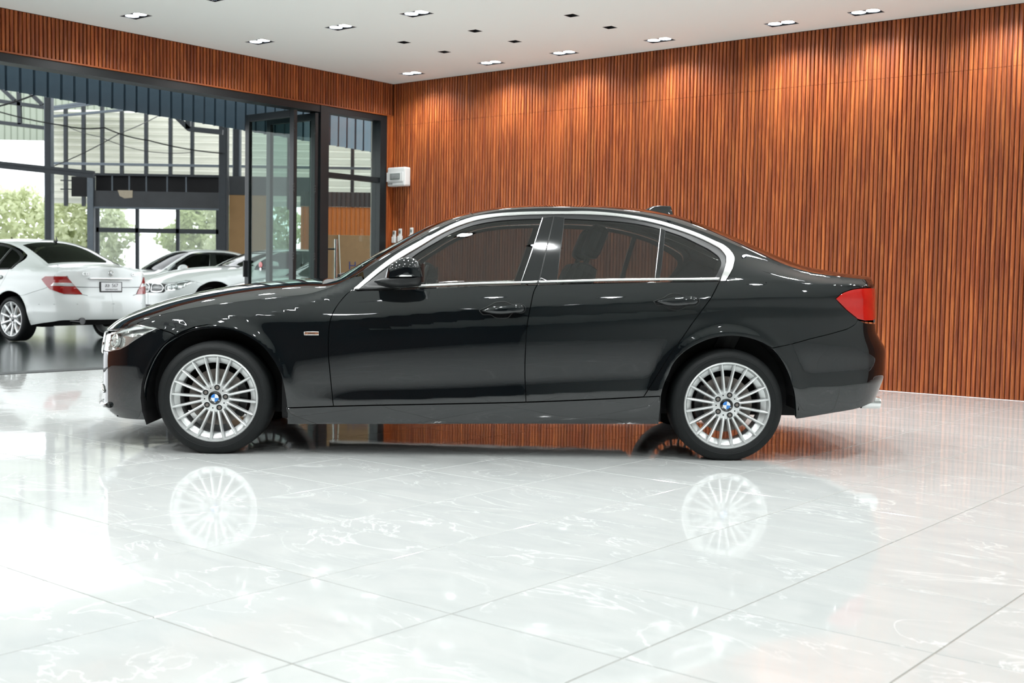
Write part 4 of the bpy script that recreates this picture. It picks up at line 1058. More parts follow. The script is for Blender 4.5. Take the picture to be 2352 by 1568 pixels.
        for d, hd, gr in ((fd, 'handle_f', 'grip_f'), (rd, 'handle_r', 'grip_r')):
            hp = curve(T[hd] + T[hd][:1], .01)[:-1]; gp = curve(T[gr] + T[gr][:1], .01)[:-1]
            rc = B.panel('handle_recess_shade', hp, 'black_gloss', parent=d, side=side, off=.0012, gap=.001, skirt=.001, grid=(.02, .01), step=.01)  # flat black patch on the skin, stands in for shade inside the recess
            B.strip('handle_seal', hp + hp[:1], 'black_plastic', .0022, parent=d, side=side, off=.002)
            B.pillow('door_handle', gp, paint, [(.004, 1.0), (.016, .99), (.026, .93), (.031, .80), (.033, .5)], parent=d, side=side)
        # --- sill
        sb_ = [(1.776, stz(1.776) - .003)] + [(p[0], p[1] - .002) for p in sill_top if 1.78 < p[0] < 3.80] + [(3.808, stz(3.808) - .003), (3.812, .1946), (3.0, .186), (2.4, .177), (1.7731, .1675)]
        B.panel('sill', sb_, paint, side=side, skirt=.03)
        # --- body side: pillars, roof rail and rear quarter in one panel
        tl_low = [(4.9268, .7885), (4.8589, .8350), (4.8072, .8795), (4.7840, .9016)]
        tl_up = [(4.8245, .9325), (4.8924, .9550), (4.9806, .9645), (5.03, .966)]
        if tail is not None: tl_low, tl_up = [(4.955, .785)], [(5.0, .92)]
        q0 = [(4.1660, .988)] + [(p[0] + .001, p[1]) for p in dR] + [p for p in sill_top if p[0] > 3.72] + archR[3:archR.index(min(archR, key=lambda p: math.hypot(p[0] - 4.4141, p[1] - .6275)))] + list(reversed(gapR)) + tl_low + tl_up + [(5.045, float(c.railz(5.045)))] + list(reversed(rail_line(c, 2.155, 5.03, 130))) + [(2.170, .963), (2.123, .912)] + tout[1:-1]
        B.panel('body_side', q0, paint, side=side, skirt=.012, gap=.0020)
        # --- window trim, seals, glass
        if trim: B.panel('window_chrome', tout + list(reversed(tin)), 'satin_chrome', side=side, off=.005, gap=.0012, skirt=.008, grid=(.04, .02))
        fg, rg, qg = [curve(T[k][:9]) + [T[k][9], T[k][10]] if k == 'front_glass' else (curve(T[k][:5]) + T[k][5:] if k == 'rear_glass' else curve(T[k][:8]) + T[k][8:]) for k in ('front_glass', 'rear_glass', 'quarter_glass')]
        fg = [T['front_glass'][0]] + curve(T['front_glass'][1:9]) + T['front_glass'][9:]
        seal_out = [(2.151, .9125)] + tin[1:-1] + [(4.132, .992)] + [(s, bz(s) + .003) for s in np.linspace(4.10, 2.2, 60)]
        se = B.panel('window_seal', seal_out, 'black_plastic', side=side, off=-.003, gap=.001, skirt=.006, holes=[fg, rg, qg], grid=(.03, .02))
        B.panel('side_window', fg, glass, parent=fd, side=side, off=-.008, gap=-.003, skirt=0, grid=(.05, .04))
        B.panel('side_window', rg, glass, parent=rd, side=side, off=-.008, gap=-.003, skirt=0, grid=(.05, .04))
        B.panel('quarter_window', qg, glass, side=side, off=-.008, gap=-.003, skirt=0, grid=(.05, .04))
        B.panel('pillar_cover', T['bpillar_f'], 'black_gloss', parent=fd, side=side, off=.001, gap=.001, skirt=.005)
        B.panel('pillar_cover', T['bpillar_r'], 'black_gloss', parent=rd, side=side, off=.001, gap=.001, skirt=.005)
        B.panel('window_divider', T['divider'], 'black_gloss', parent=rd, side=side, off=.001, gap=0, skirt=.005)
        B.strip('divider_chrome', [(T['divider'][0][0] - .001, T['divider'][0][1]), T['divider'][5], T['divider'][4]], 'satin_chrome', .0025, parent=rd, side=side, off=.004)
        B.strip('glass_guide', [(3.1615, 1.327), (3.0985, 1.1338), (3.0385, .957)], 'satin_chrome', .0028, parent=fd, side=side, off=.004)
        B.panel('mirror_sail', T['sail'], 'black_plastic', parent=fd, side=side, off=.001, gap=.001, skirt=.006)
        if trim:
            B.strip('belt_strip', [(s, bz(s) - .001) for s in np.linspace(2.345, 3.128, 50)], 'satin_chrome', .0075, parent=fd, side=side, off=.010, flat_=.9)
            B.strip('belt_strip', [(s, bz(s) - .001) for s in np.linspace(3.136, 4.128, 60)], 'satin_chrome', .0075, parent=rd, side=side, off=.010, flat_=.9)
        else:
            B.strip('belt_strip', [(s, bz(s) - .001) for s in np.linspace(2.2, 4.128, 60)], 'black_plastic', .0075, parent=rd, side=side, off=.006, flat_=.9)
        # --- door mirror
        mz = lambda p: Vector(p)
        mirror(root if not fd else fd, side, paint)
        # --- tail lamp, rear bumper, boot face
        tp = [(4.7854, .9016)] + curve([(4.7854, .9016), (4.8251, .9309), (4.8924, .9533), (4.9806, .9625), (5.06, .9650)])[1:] + [(5.30, .958), (5.33, .93), (5.33, .83), (5.20, .795), (5.06, .780), (4.9867, .7796), (4.9268, .7896), (4.8589, .8362), (4.8072, .8807)] if tail is None else tail
        if tail is None:
            tm = B.panel('tail_lamp', tp, 'red_lens', side=side, off=.004, gap=.003, skirt=.012, grid=(.03, .015))
        i_r = archR.index(min(archR, key=lambda p: math.hypot(p[0] - 4.4141, p[1] - .6275)))
        rb_ = archR[i_r:] + curve([(4.5823, .2309), (4.7798, .2632), (5.0012, .2938), (5.0557, .3042), (5.25, .312), (L, .312)])[1:] + [(L, .755), (5.40, .757), (5.20, .760), (5.06, .765), (4.98, .770)] + list(gapR)
        B.panel('rear_bumper', rb_, paint, side=side, skirt=.03)
        zr = rail_line(c, 5.05, L, 30)
        bt = [(5.045, .9675), (5.10, .966), (5.30, .960), (5.335, .93), (5.335, .83), (5.21, .792), (5.22, .764), (5.42, .760), (L, .758)] + list(reversed(zr))
        B.panel('boot_face', bt if tail is None else [(4.985, .775), (5.22, .764), (5.42, .760), (L, .758)] + list(reversed(rail_line(c, 5.01, L, 30))), paint, side=side, skirt=.01)
        # exhaust
        # --- inner shells so that nothing shows through the gaps
        ins = [(1.15, .66)] + [p for p in rail_line(c, 1.2, 2.0, 20, -.03)] + [(2.15, .90)] + [(s, bz(s) - .03) for s in np.linspace(2.2, 4.1, 30)] + rail_line(c, 4.25, 4.95, 20, -.05) + [(4.95, .80), (4.60, .665), (4.45, .66), (4.30, .705), (4.18, .715), (4.05, .70), (3.93, .62), (3.86, .53), (3.80, .35), (3.80, .22), (1.79, .20), (1.79, .30), (1.76, .46), (1.69, .565), (1.60, .645), (1.48, .70), (1.36, .71), (1.24, .69)]
        B.panel('inner_shell', ins, 'black_matte', side=side, off=-.03, gap=0, skirt=0, grid=(.08, .05), step=.06)
        for xw, nm in ((-1.405, 'wheel_arch_liner'), (1.405, 'wheel_arch_liner')):
            m = MB(); n = 20; v = []; f = []
            for k in range(n + 1):
                a0_, a1_ = (-12, 203) if xw < 0 else (-4, 192)
                a = math.radians(a0_ + (a1_ - a0_) * k / n)
                for yy in (.875, .60, .58): v.append((xw + .400 * math.cos(a) * (1 if yy > .59 else .2), -yy * side, .31 + .400 * math.sin(a) * (1 if yy > .59 else .2)))
            for k in range(n):
                for q in range(2): f.append((k * 3 + q, k * 3 + q + 1, (k + 1) * 3 + q + 1, (k + 1) * 3 + q))
            m.add(v, f); m.build(nm, 'black_matte', root, recalc=False)
    # --- top panels
    B.top('bonnet', 0, 7.25, 0, 0, paint, vfun=lambda u: .997, skirt=.02, nv=48)
    for sgn in (-.30, .30):
        pass
    B.top('cowl', 7.27, 8.05, 0, 0, 'black_plastic', vfun=lambda u: .80 if u > 7.6 else .9, off=-.004, skirt=.01, nv=20)
    for sd in (1, -1): B.top('cowl_corner', 7.25, 8.15, sd * .80, sd * 1.0, paint, nv=8, skirt=.006)
    B.top('windscreen', 7.98, 13.0, 0, 0, 'car_glass' if brand == 'bmw' else glass, vfun=lambda u: .925, skirt=.002, nv=40)
    for sd in (1, -1):
        B.top('windscreen_edge', 8.1, 13.05, sd * .915, sd * .945, 'black_gloss', nv=6, off=.001, skirt=.004)
        B.top('windscreen_pillar', 8.1, 13.05, sd * .945, sd * 1.0, paint, nv=6, skirt=.004)
    B.top('roof', 13.05, 19.2, 0, 0, paint, vfun=lambda u: 1.0, skirt=.012, nv=48)
    rv = .86 if brand == 'bmw' else .925
    B.top('rear_window', 19.25 if brand == 'bmw' else 18.8, 23.3, 0, 0, 'car_glass_dark', vfun=lambda u: rv, off=0.0 if brand == 'bmw' else .002, skirt=.002, nv=36)
    for sd in (1, -1): B.top('rear_pillar', 19.2, 23.35, sd * rv, sd * 1.0, paint, nv=10, skirt=.006)
    B.top('boot_lid', 23.35, float(c.nu), 0, 0, paint, vfun=lambda u: 1.0, skirt=.012, nv=40)
    # --- underside and cabin
    u = MB()
    u.box(-1.05, 1.03, -.78, .78, .19, .23); u.box(-1.85, -1.05, -.56, .56, .20, .26); u.box(1.03, 1.95, -.56, .56, .22, .30); u.box(1.80, 2.12, -.60, .60, .33, .42); u.box(-2.0, -1.80, -.66, .66, .17, .21)
    u.box(-1.0, 1.0, -.10, .10, .16, .20); u.tube([(-1.405, -.70, .31), (-1.405, .70, .31)], .03, 8); u.tube([(1.405, -.70, .31), (1.405, .70, .31)], .04, 8)
    u.box(-1.80, -1.0, -.60, .60, .26, .62); u.box(1.0, 1.9, -.60, .60, .30, .78); u.box(-1.05, -.98, -.80, .80, .2, .80); u.box(1.0, 1.05, -.80, .80, .2, .80)
    u.build('underbody', 'black_matte', root)
    k = MB(); k.cbox(-.80, -.40, -.66, .66, .60, .93, .05); k.build('dashboard', 'seat_leather', root)
    for sy in (-1, 1):
        st = MB(); y0 = sy * .36
        st.cbox(-.10, .42, y0 - .25, y0 + .25, .38, .56, .05)
        Mx = Matrix.Translation((.42, y0, .50)) @ Matrix.Rotation(.38, 4, 'Y')
        st.cbox(-.06, .07, -.25, .25, -.02, .62, .05, Mx); st.cbox(-.05, .05, -.14, .14, .66, .86, .04, Mx); st.cbox(-.012, .012, -.06, .06, .58, .70, .005, Mx)
        st.build('front_seat', 'seat_leather', root)
    st = MB(); st.cbox(.95, 1.42, -.62, .62, .40, .58, .05); Mx = Matrix.Translation((1.38, 0, .52)) @ Matrix.Rotation(.42, 4, 'Y'); st.cbox(-.05, .08, -.62, .62, 0, .56, .05, Mx)
    for y0 in (-.36, .36): st.cbox(-.05, .05, -.13, .13, .52, .68, .04, Mx @ Matrix.Translation((0, y0, 0)))
    st.build('rear_bench', 'seat_leather', root)
    sw_ = MB(); ring = [(-.36 + .10 * math.sin(t) * .45, .36 + .18 * math.cos(t), .88 + .17 * math.sin(t)) for t in np.linspace(0, 2 * math.pi, 24, endpoint=False)]
    sw_.tube(ring, .014, 8, closed=True); sw_.build('steering_wheel', 'seat_leather', root)
    return B

def mirror(parent, side, paint):
    """door mirror: painted cap over a dark foot, with the indicator line between"""
    X = lambda x, y, z: (x - .082, -y * side, z)
    up = [(-.395, .975), (-.380, 1.030), (-.350, 1.062), (-.310, 1.082), (-.275, 1.088), (-.240, 1.082), (-.212, 1.062), (-.200, 1.030), (-.192, .995), (-.190, .983)]
    low = [(-.190, .983), (-.193, .955), (-.200, .940), (-.25, .932), (-.32, .925), (-.39, .935), (-.455, .955), (-.395, .975)]
    def loft(name, outline, layers, mat):
        P = np.array(outline); cx_, cz_ = P[:, 0].mean(), P[:, 1].mean(); v = []; f = []; n = len(P)
        for yy, s, ox, oz in layers:
            for x, z in P: v.append(X(cx_ + (x - cx_) * s + ox, yy, cz_ + (z - cz_) * s + oz))
        for k in range(len(layers) - 1):
            for i in range(n): f.append((k * n + i, k * n + (i + 1) % n, (k + 1) * n + (i + 1) % n, (k + 1) * n + i))
        f += [tuple(range(n)), tuple((len(layers) - 1) * n + i for i in range(n))]
        m = MB(); m.add(v, f, True); return m.build(name, mat, parent)
    upd = clean(curve(up, .012)) + dens([up[-1], up[0]], .02)[1:-1]
    lod = clean(curve(low, .012))
    cap_ = loft('door_mirror', upd, [(.875, .80, .0, -.004), (.89, .95, 0, 0), (.93, 1.0, 0, 0), (.97, .99, 0, 0), (.995, .93, .004, -.003), (1.012, .80, .008, -.008), (1.020, .58, .010, -.014), (1.023, .3, .012, -.018)], paint)
    cap_.name = 'mirror_cap'
    loft('mirror_foot', lod, [(.82, .55, -.05, -.012), (.86, .80, -.02, -.006), (.89, .96, 0, 0), (.95, 1.0, 0, 0), (.985, .93, 0, .004), (1.005, .75, .005, .008), (1.012, .5, .01, .012)], 'black_plastic')
    m = MB(); m.tube([X(-.34, 1.012, .986), X(-.30, 1.018, .988), X(-.25, 1.016, .990), X(-.21, 1.0, .992), X(-.193, .96, .993)], [.003, .006, .006, .005, .004], 8); m.build('mirror_indicator', 'satin_chrome', parent)
    m = MB(); m.box(-.280, -.268, *sorted((-.885 * side, -.985 * side)), .955, 1.055); m.build('mirror_glass', 'chrome', parent)

POSE = (-0.23430, 7.26722, 0.023375)
bmw = empty('saloon_car', (POSE[0], POSE[1], 0), POSE[2])
tag(bmw, 'glossy black saloon car parked side-on in the middle of the tiled showroom', 'car')
build_saloon(SB, bmw, 'paint_black')
sp20 = wheel_spoke_mesh(20)
for x, nm, det, spin in ((-1.405, 'f', True, .085), (1.405, 'r', 'rear', .16)):
    make_wheel(bmw, x, -.885, .305, 0, sp20, 20, spin=spin, detail=det)
    w = make_wheel(bmw, x, .885, .305, 0, sp20, 20, spin=spin, detail=det, roundel=False); w.rotation_euler = (0, 0, math.pi)
ex = MB(); ex.lathe([(2.27, .034), (2.372, .035), (2.378, .033), (2.378, .029), (2.28, .028)], 24, 'x', (0, -.50, .294)); ex.build('exhaust_pipe', 'chrome', bmw)
ex = MB(); ex.lathe([(2.27, .034), (2.372, .035), (2.378, .033), (2.378, .029), (2.28, .028)], 24, 'x', (0, -.41, .294)); ex.build('exhaust_pipe', 'chrome', bmw)
fin = MB()
fo_ = [(1.03, 1.413), (1.055, 1.428), (1.09, 1.446), (1.15, 1.450), (1.205, 1.448), (1.215, 1.42), (1.222, 1.380)]
V_ = []; F_ = []
for i, (y_, s_) in enumerate(((-.034, .0), (-.020, .55), (-.008, .95), (0, 1.0), (.008, .95), (.020, .55), (.034, .0))):
    for x_, z_ in fo_:
        zb0 = 1.412 - .155 * (x_ - 1.055) - .35 * max(0, x_ - 1.12) ** 1.5
        V_.append((x_, y_, zb0 + (z_ - zb0) * s_))
n_ = len(fo_)
for i in range(6):
    for j in range(n_ - 1): F_.append((i * n_ + j, i * n_ + j + 1, (i + 1) * n_ + j + 1, (i + 1) * n_ + j))
fin.add(V_, F_, True); fin.build('roof_antenna', 'paint_black', bmw)
for sgn, x0 in ((-1, -.80), (1, -.76)):
    wp = MB(); wp.tube([(x0, sgn * .30 - .05, .985), (x0 - .02, sgn * .05, .992), (x0 + .06, sgn * -.1, 1.01)], .008, 6); wp.build('wiper_arm', 'black_plastic', bmw)

# ================================================================== OUTSIDE THE OPENING
fo2 = MB(); room_box(fo2, -34, -.22, -42, 16, -.10, -.004)
fout = struct(fo2, 'floor_workshop', 'concrete_dark')

# corrugated sheet hanging outside above the opening
val = empty('metal_valance', R(-1.25, 3, 2.8)); tag(val, 'dark blue corrugated metal sheet hanging outside above the opening', 'metal sheet')
vm = MB(); pr = [(-.0775, 0), (-.068, .0), (-.062, .030), (.060, .033), (.066, 0), (.0775, 0)]
v = [(x, -y, z) for z in (-.02, .95) for x, y in pr] + [(x, -y + .002, z) for z in (-.02, .95) for x, y in pr]
vm.add(v, [(i, i + 1, i + 7, i + 6) for i in range(5)] + [(i + 12, i + 18, i + 19, i + 13) for i in range(5)])
vo_ = vm.build('panel', 'sheet_blue'); vme = vo_.data; bpy.data.objects.remove(vo_)
for i in range(64):
    o = bpy.data.objects.new('panel', vme); link(o, val)
    a_ = -1.8 + i * .154; w_ = R(-1.25, a_, 2.79 + .028 * (a_ - 1.6)); o.location = w_ - val.location
    o.rotation_euler = (0, random.uniform(-.006, .006), YAW_B + math.pi / 2 + random.uniform(-.05, .05))

def at_box(mb, x0, x1, y0, y1, z0, z1): return mb.box(min(x0, x1), max(x0, x1), y0, y1, min(z0, z1), max(z0, z1))
# far wall of weathered translucent louvre sheets
p0 = (-14.591, 37.000, 3.116); p1 = (-0.883, 37.000, 6.035)
lw = empty('louvre_wall', (p0[0], 37, 0)); tag(lw, 'pale translucent louvre wall of the shed behind the shop front', 'louvre wall')
rows = 13; dz = (p1[2] - p0[2]) / rows
sm_ = MB(); wX = p1[0] - p0[0]
sm_.add([(0, 0, 0), (wX, 0, 0), (wX, .20, dz * .80), (0, .20, dz * .80), (0, .22, dz * .82), (wX, .22, dz * .82), (wX, -.03, dz * 1.01), (0, -.03, dz * 1.01)], [(0, 1, 2, 3), (3, 2, 5, 4), (4, 5, 6, 7)])
so_ = sm_.build('slat', 'louvre_sheet', recalc=False); sme = so_.data; bpy.data.objects.remove(so_)
for r_ in range(rows):
    o = bpy.data.objects.new('slat', sme); link(o, lw); o.location = (0, 0, p0[2] + r_ * dz)
for q in ((-14.003, 36.700, 5.344), (-13.447, 36.700, 5.354), (-12.865, 36.700, 5.363), (-12.256, 36.700, 5.374), (-11.497, 36.700, 5.386), (-10.739, 36.700, 5.399), (-10.062, 36.700, 5.410), (-8.613, 36.700, 5.435), (-7.042, 36.700, 5.461), (-5.065, 36.700, 5.494), (-3.035, 36.700, 5.528)):
    MB().box(q[0] - .05 - lw.location.x, q[0] + .05 - lw.location.x, -.32, -.2, p0[2] - .1, p1[2] + .1).build('purlin', 'steel_dark', lw)
q = (-11.972, 36.700, 4.329); MB().box(0, wX, -.36, -.3, q[2] - .04, q[2] + .04).build('cross_rail', 'steel_grey', lw)
# upper green-grey sheet with a light truss in front
p0, p1 = (-24.783, 38.500, 5.220), (-11.849, 38.500, 7.433)
uw = empty('shed_gable', (p0[0], 38.5, 0)); tag(uw, 'grey green corrugated gable sheet with steel truss at upper left', 'sheet wall')
n = 62; dx = (p1[0] - p0[0]) / n
gm = MB(); gm.add([(0, 0, p0[2]), (dx * .8, 0, p0[2]), (dx * .9, -.05, p0[2]), (dx, 0, p0[2]), (0, 0, p1[2] + .6), (dx * .8, 0, p1[2] + .6), (dx * .9, -.05, p1[2] + .6), (dx, 0, p1[2] + .6)], [(0, 1, 5, 4), (1, 2, 6, 5), (2, 3, 7, 6)])
go_ = gm.build('panel', 'roof_sheet', recalc=False); gme = go_.data; bpy.data.objects.remove(go_)
for i in range(n):
    o = bpy.data.objects.new('panel', gme); link(o, uw); o.location = (i * dx, 0, 0)
def bars(parent, name, lines, w, mat):
    for a_, b_ in lines:
        MB().bar(Vector(a_) - parent.location, Vector(b_) - parent.location, w).build(name, mat, parent)
bars(uw, 'truss_bar', [((-21.815, 36.000, 6.861), (-14.344, 36.000, 5.949)), ((-21.827, 36.000, 6.112), (-14.347, 36.000, 5.330)), ((-15.162, 36.000, 6.815), (-15.116, 36.000, 5.422)), ((-15.984, 36.000, 6.801), (-15.272, 36.000, 6.143)), ((-15.123, 36.000, 6.684), (-14.423, 36.000, 6.026)), ((-14.342, 36.000, 6.382), (-13.865, 36.000, 6.285))], .11, 'steel_dark')
bars(uw, 'truss_bar', [((-13.945, 35.000, 5.785), (-12.061, 35.000, 6.085)), ((-13.946, 35.000, 5.721), (-12.061, 35.000, 6.021)), ((-13.843, 35.000, 5.544), (-10.836, 35.000, 5.863))], .07, 'steel_grey')
# columns
def column(name, a_, b_, w, mat, label):
    c_ = empty(name, (a_[0], a_[1], 0)); tag(c_, label, 'column')
    MB().cbox(-w / 2, w / 2, -w / 2, w / 2, .012, a_[2], .012).build('shaft', mat, c_)
    MB().box(-w * .8, w * .8, -w * .8, w * .8, 0, .012).build('base_plate', mat, c_)
    MB().box(-w * .35, w * .35, -w * .5 - .012, -w * .5, .3, a_[2] - .1).build('web', 'steel_dark', c_)
    return c_
column('steel_column', (-12.257, 31.000, 5.905), None, .19, 'steel_grey', 'grey steel column left of the louvre wall')
column('steel_column', (-16.375, 27.350, 5.232), None, .19, 'steel_grey', 'grey steel column outside the left edge of the opening')
column('steel_column', (-7.557, 30.600, 5.471), None, .22, 'steel_dark', 'black steel column right of the dark shop fascia')
column('steel_column', (-7.549, 32.000, 5.682), None, .20, 'steel_grey', 'grey steel column between the black column and the door leaf')
# long beam running in from the left
bm_ = empty('steel_beam', (-11.203, 27.000, 3.335)); tag(bm_, 'dark steel beam running in from the left above the white saloon', 'beam')
MB().bar(Vector((-16.585, 27.000, 3.809)) - bm_.location, Vector((-9.646, 27.000, 3.202)) - bm_.location, .12, .16).build('web', 'steel_dark', bm_)
MB().bar(Vector((-16.585, 27.000, 3.839)) - bm_.location, Vector((-9.646, 27.000, 3.232)) - bm_.location, .2, .03).build('flange', 'steel_dark', bm_)
# shop front: dark fascia over a glazed front
p0, p1 = (-11.123, 31.000, 2.697), (-7.763, 31.000, 3.575)
sh = empty('shop_front', (p0[0], 31, 0)); tag(sh, 'dark fascia shop front with glazing behind the white cars', 'shop front')
Wd = p1[0] - p0[0]; zf0, zf1 = p0[2], p1[2]
MB().box(0, Wd, 0, .15, zf0, zf0 + .42).build('fascia', 'fascia_dark', sh)
MB().box(0, Wd, .25, .30, zf0 + .42, zf1).build('fascia_back', 'black_matte', sh)
MB().box(0, Wd, -.02, .3, zf1 - .06, zf1).build('top_rail', 'steel_dark', sh)
MB().box(.02, Wd, -.03, .02, zf0 - .05, zf0).build('lower_rail', 'steel_grey', sh)
for x_ in (.5, .95, 1.4, 1.95, 2.45): MB().box(x_, x_ + .03, .02, .06, zf0 + .42, zf1 - .06).build('fascia_strut', 'steel_grey', sh)
pa, pb = (-10.450, 30.980, 2.924), (-10.060, 30.980, 3.136)
MB().prism([(pa[0] - sh.location.x, pb[2]), (pa[0] - sh.location.x + .05, pa[2] + .06), (pa[0] - sh.location.x + .18, pa[2]), (pb[0] - sh.location.x, pa[2] + .02), (pb[0] - sh.location.x, pb[2])], -.012, .0).build('torn_board', 'board_beige', sh)
MB().box(-.12, .04, -.05, .12, 0, zf1).build('post', 'steel_grey', sh)
MB().box(-.55, -.10, .0, .06, zf1 - .62, zf1 - .1).build('bracket', 'black_matte', sh)
for z_ in (zf1 - .22, zf1 - .45): MB().box(-.85, -.55, .02, .05, z_, z_ + .03).build('bracket_arm', 'steel_dark', sh)
for x_ in (.08, 1.13, 2.2, Wd - .1): MB().box(x_, x_ + .09, 0, .08, 0, zf0 - .05).build('mullion', 'steel_dark', sh)
zt = (-10.113, 31.000, 2.028)[2]
MB().box(.1, Wd, 0, .07, zt, zt + .12).build('transom', 'steel_dark', sh)
for xa, xb in ((.17, 1.13), (1.22, 2.2), (2.29, Wd - .1)):
    MB().box(xa, xb, .03, .036, zt + .12, zf0 - .05).build('pane', 'clear_glass', sh)
    MB().box(xa, xb, .03, .036, .1, zt).build('pane', 'clear_glass', sh)
# tan wall board, orange sheet wall and things seen through the fixed window
p0, p1 = (-7.660, 31.600, 1.555), (-6.566, 31.600, 3.102)
tb_ = empty('wall_board', (p0[0], 31.6, 0)); tag(tb_, 'tan wall board beside the black steel column', 'wall board')
MB().box(0, p1[0] - p0[0], 0, .06, 0, p1[2]).build('board', 'panel_tan', tb_)
MB().box(0, p1[0] - p0[0] + 1.2, -.02, .08, p1[2], p1[2] + .5).build('lintel', 'fascia_dark', tb_)
p0, p1, p2 = (-4.447, 24.500, 1.270), (-1.044, 24.500, 2.414), (-1.049, 24.500, 2.721)
ow = empty('orange_wall', (p0[0], 24.5, 0)); tag(ow, 'orange corrugated sheet wall seen through the fixed window', 'sheet wall')
n = 35; dx = (p1[0] - p0[0]) / n
gm = MB(); gm.add([(0, 0, 0), (dx * .6, 0, 0), (dx * .8, -.03, 0), (dx, 0, 0), (0, 0, p1[2]), (dx * .6, 0, p1[2]), (dx * .8, -.03, p1[2]), (dx, 0, p1[2])], [(0, 1, 5, 4), (1, 2, 6, 5), (2, 3, 7, 6)])
go_ = gm.build('panel', 'sheet_orange', recalc=False); gme = go_.data; bpy.data.objects.remove(go_)
gm = MB(); gm.add([(0, -.05, p1[2]), (dx * .6, -.05, p1[2]), (dx * .8, -.08, p1[2]), (dx, -.05, p1[2]), (0, -.02, p2[2]), (dx * .6, -.02, p2[2]), (dx * .8, -.05, p2[2]), (dx, -.02, p2[2])], [(0, 1, 5, 4), (1, 2, 6, 5), (2, 3, 7, 6)])
go_ = gm.build('cap_panel', 'sheet_dark', recalc=False); cme = go_.data; bpy.data.objects.remove(go_)
for i in range(n):
    o = bpy.data.objects.new('panel', gme); link(o, ow); o.location = (i * dx, 0, 0)
    o = bpy.data.objects.new('cap_panel', cme); link(o, ow); o.location = (i * dx, 0, 0)
p0, p1 = (-2.612, 16.500, 0.816), (-1.909, 16.500, 1.555)
cb = empty('cardboard_box', ((p0[0] + p1[0]) / 2, 16.8, 0)); tag(cb, 'large brown cardboard appliance box outside the fixed window', 'box')
hw = (p1[0] - p0[0]) / 2
MB().cbox(-hw, hw, -.3, .3, 0, p1[2], .008).build('carton', 'cardboard', cb)
MB().box(-hw * .98, hw * .98, -.302, -.3, p1[2] * .52, p1[2] * .535).build('flap_seam', 'board_beige', cb)
text_part('lettering', 'Haier', .16, 'ink_blue', cb, Matrix.Translation((.12, -.303, (-2.198, 16.500, 1.122)[2])) @ Matrix.Rotation(math.pi / 2, 4, 'X'))
st_ = MB(); st_.bar((-.55 * hw, -.31, p1[2]), (-.35 * hw, -.31, 0), .04, .006); st_.build('strap', 'post_white', cb)
p0 = (-1.828, 15.400, 2.146)
wp_ = empty('white_post', (p0[0], 15.4, 0)); tag(wp_, 'pale concrete post outside at the right edge of the fixed window', 'post')
MB().cbox(-.05, .05, -.05, .05, 0, 3.3, .006).build('shaft', 'post_white', wp_)
for z_ in (.9, 1.7, 2.5): MB().box(-.052, .052, -.052, .052, z_, z_ + .006).build('joint', 'plastic_grey', wp_)
p0, p1 = (-2.163, 14.300, 1.427), (-2.125, 14.300, 0.798)
pl = empty('pull_handle', (p0[0], 14.3, 0)); tag(pl, 'tall polished steel pull handle behind the fixed window', 'handle')
MB().tube([(0, 0, .35), (0, 0, p0[2])], .018, 12).build('bar', 'chrome', pl)
for z_ in (.5, p0[2] - .12): MB().tube([(0, 0, z_), (-.12, .02, z_)], .012, 8).build('standoff', 'chrome', pl)
MB().tube([(0, 0, 0), (0, 0, .35)], .03, 12).build('foot', 'steel_dark', pl)

# wires strung through the shed
def cable(pts, r, label):
    P_ = [Vector(p) for p in pts]; out = []
    for i in range(len(P_) - 1):
        for k in range(6):
            t = k / 6; p = P_[i].lerp(P_[i + 1], t); p.z -= .12 * t * (1 - t) * 4 * .4; out.append(p)
    out.append(P_[-1])
    o = MB().tube(out, r, 6).build('overhead_cable', 'cable_black')
    return tag(o, label, 'cable', 'overhead cables in the shed')
cable([(-13.095, 29.000, 4.904), (-11.510, 29.000, 5.418), (-9.459, 29.000, 5.727)], .022, 'grey pipe crossing in front of the blue metal valance')
cable([(-13.275, 29.400, 5.033), (-11.217, 29.400, 4.595), (-10.241, 29.400, 4.568), (-9.343, 30.000, 4.341), (-7.547, 30.400, 4.084)], .018, 'uppermost cable sagging across the louvre wall')
cable([(-12.309, 31.400, 3.765), (-11.069, 33.000, 4.858), (-10.730, 36.668, 6.066)], .014, 'cable climbing diagonally across the louvre wall')
cable([(-13.987, 36.660, 5.501), (-12.673, 36.000, 5.094), (-11.344, 36.000, 4.694), (-10.049, 36.660, 4.734)], .012, 'lower cable sagging across the louvre wall')
tr_ = empty('roof_bracket', (-6.863, 25.000, 4.017)); tag(tr_, 'dark angled steel bracket under the valance near the black column', 'bracket')
bars(tr_, 'arm', [((-7.279, 25.000, 4.375), (-6.919, 25.000, 4.034)), ((-6.919, 25.000, 4.034), (-6.199, 25.000, 3.973)), ((-6.938, 25.000, 4.345), (-6.928, 25.000, 4.034))], .10, 'steel_dark')
# unseen roof added over the shed, sized to shade the parked cars
rf = MB(); room_box(rf, -18, -1.3, -16, 16, 7.6, 7.7); struct(rf, 'unseen_shade_roof', 'roof_sheet')

